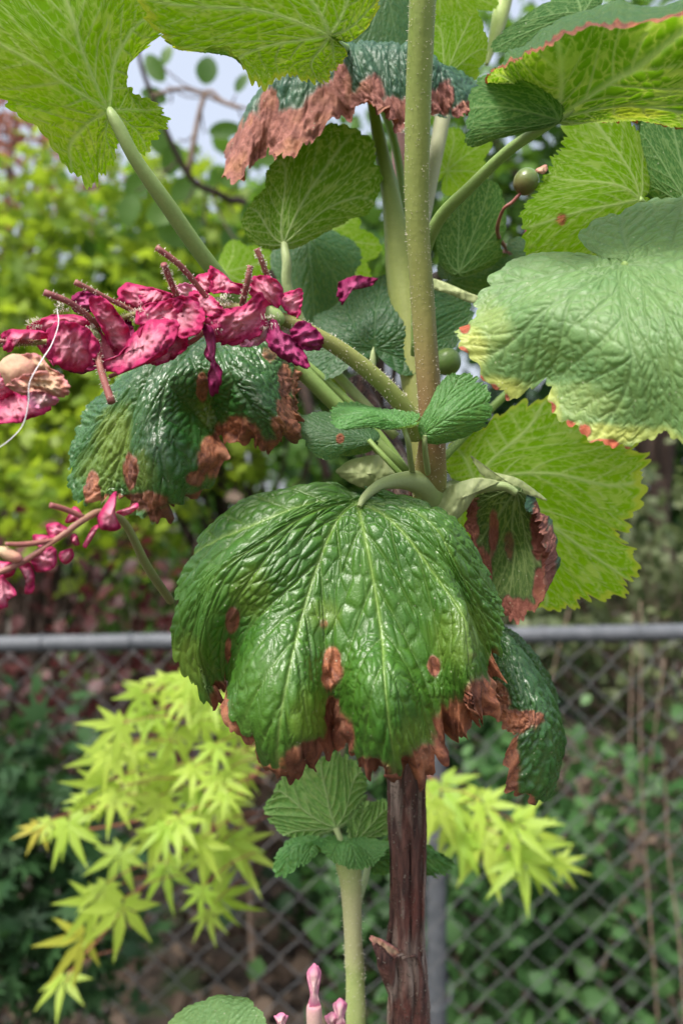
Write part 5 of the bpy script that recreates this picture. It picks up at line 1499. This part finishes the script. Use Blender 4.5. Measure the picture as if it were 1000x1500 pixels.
# second raceme, lower left
r2 = raceme([(250, 880, 240, 12), (216, 830, 214, 13), (182, 765, 184, 11), (150, 750, 176, 10), (125, 760, 172, 10), (86, 788, 169, 9), (30, 825, 166, 9), (-30, 850, 164, 8)],
            'smaller drooping cluster of pink flowers below the scorched leaf', MAT['pedicel'], 0, tint=[.9, .9, .3, .1, .1])
PC = [[(560, 200), (640, 90), (660, 100), (650, 200), (680, 280), (640, 300), (570, 290)], [(660, 190), (740, 160), (770, 140), (780, 165), (740, 200), (690, 210)], [(370, 250), (420, 160), (470, 210), (440, 240)],
      [(260, 270), (330, 250), (380, 290), (330, 330), (280, 330)], [(190, 320), (280, 330), (270, 390), (200, 380)], [(160, 450), (230, 410), (300, 390), (320, 440), (310, 510), (220, 535), (190, 500)],
      [(330, 430), (400, 400), (420, 440), (370, 490)], [(470, 380), (520, 280), (560, 260), (540, 310), (490, 390)], [(90, 480), (150, 460), (180, 500), (200, 570), (180, 640), (140, 650), (150, 580), (110, 510)],
      [(-40, 550), (40, 570), (90, 650), (50, 690), (40, 730), (-40, 735)], [(400, 330), (430, 320), (450, 380), (410, 370)], [(540, 200), (600, 180), (640, 240), (580, 270)], [(-30, 480), (40, 470), (90, 500), (60, 560), (-20, 550)]]
for i, o_ in enumerate(PC):
    patch('petal', ZC(o_), 166 + (i * 7 % 5) + o_[0][0] * 0.012, MAT['petal'], r2, cup=-2, crinkle=0.0005, seed=120 + i, curl=1.0, n=32, rings=6)
for pts in ([(74, 740, 168, 9), (95, 746, 170, 9), (122, 757, 172, 8)], [(8, 797, 164, 6), (40, 797, 166, 8), (86, 790, 169, 7)]):
    stalk('flower_stalk', pts, MAT['pedicel'], r2, 12, 10)
blob('flower_bud', 14, 812, 165, 9, 20, MAT['petal_dry'], r2, rot=1.15, noise=0.1)

# pink flowers at the foot of the shoot
r3 = raceme([(520, 1660, 262, 12), (500, 1580, 250, 11), (470, 1540, 244, 10), (420, 1525, 240, 9)], 'pale pink tubular flowers at the foot of the lower shoot', MAT['pedicel'], 0)
for (x, y0, y1, w0, d_) in ((460, 1411, 1540, 22, 242), (498, 1462, 1545, 20, 246), (412, 1483, 1530, 12, 240), (486, 1482, 1540, 22, 247)):
    h_ = y1 - y0
    f = stalk('flower', [(x + 1, y1, d_, w0 * .9), (x, y0 + h_ * .58, d_, w0 * 1.05), (x, y0 + h_ * .48, d_, w0 * .95)], MAT['pink_stem'], r3, 14, 14, tint=[.6, .3, 0])
    for s_ in (-1, 0, 1):
        patch('petal', [(x + s_ * 3 - 7, y0 + h_ * .52), (x + s_ * 2 - 4, y0 + h_ * .36), (x + s_ * 4 - 7, y0 + h_ * .12), (x + s_ * 4, y0 + abs(s_) * 4), (x + s_ * 4 + 7, y0 + h_ * .10), (x + s_ * 2 + 4, y0 + h_ * .36), (x + s_ * 3 + 7, y0 + h_ * .52)],
              d_ - 0.8 + abs(s_) * 0.8, MAT['petal_pink'], r3, cup=-1.2, crinkle=0.0003, seed=150 + s_, n=28, rings=6)

# silk thread
C, R = px_path([(84, 452, 186, 1.0), (86, 475, 184, 1.2), (76, 505, 182, 1.5), (62, 527, 178, 1.7), (44, 560, 176, 1.5), (42, 590, 176, 1.5), (34, 622, 176, 1.6), (14, 645, 176, 1.6), (-20, 668, 177, 1.5)], 50)
o = mesh_obj('silk_thread', *tube_data(C, R, 8), MAT['silk'])
o['label'] = 'fine white silk thread hanging across the shrivelled flower'
o['category'] = 'thread'
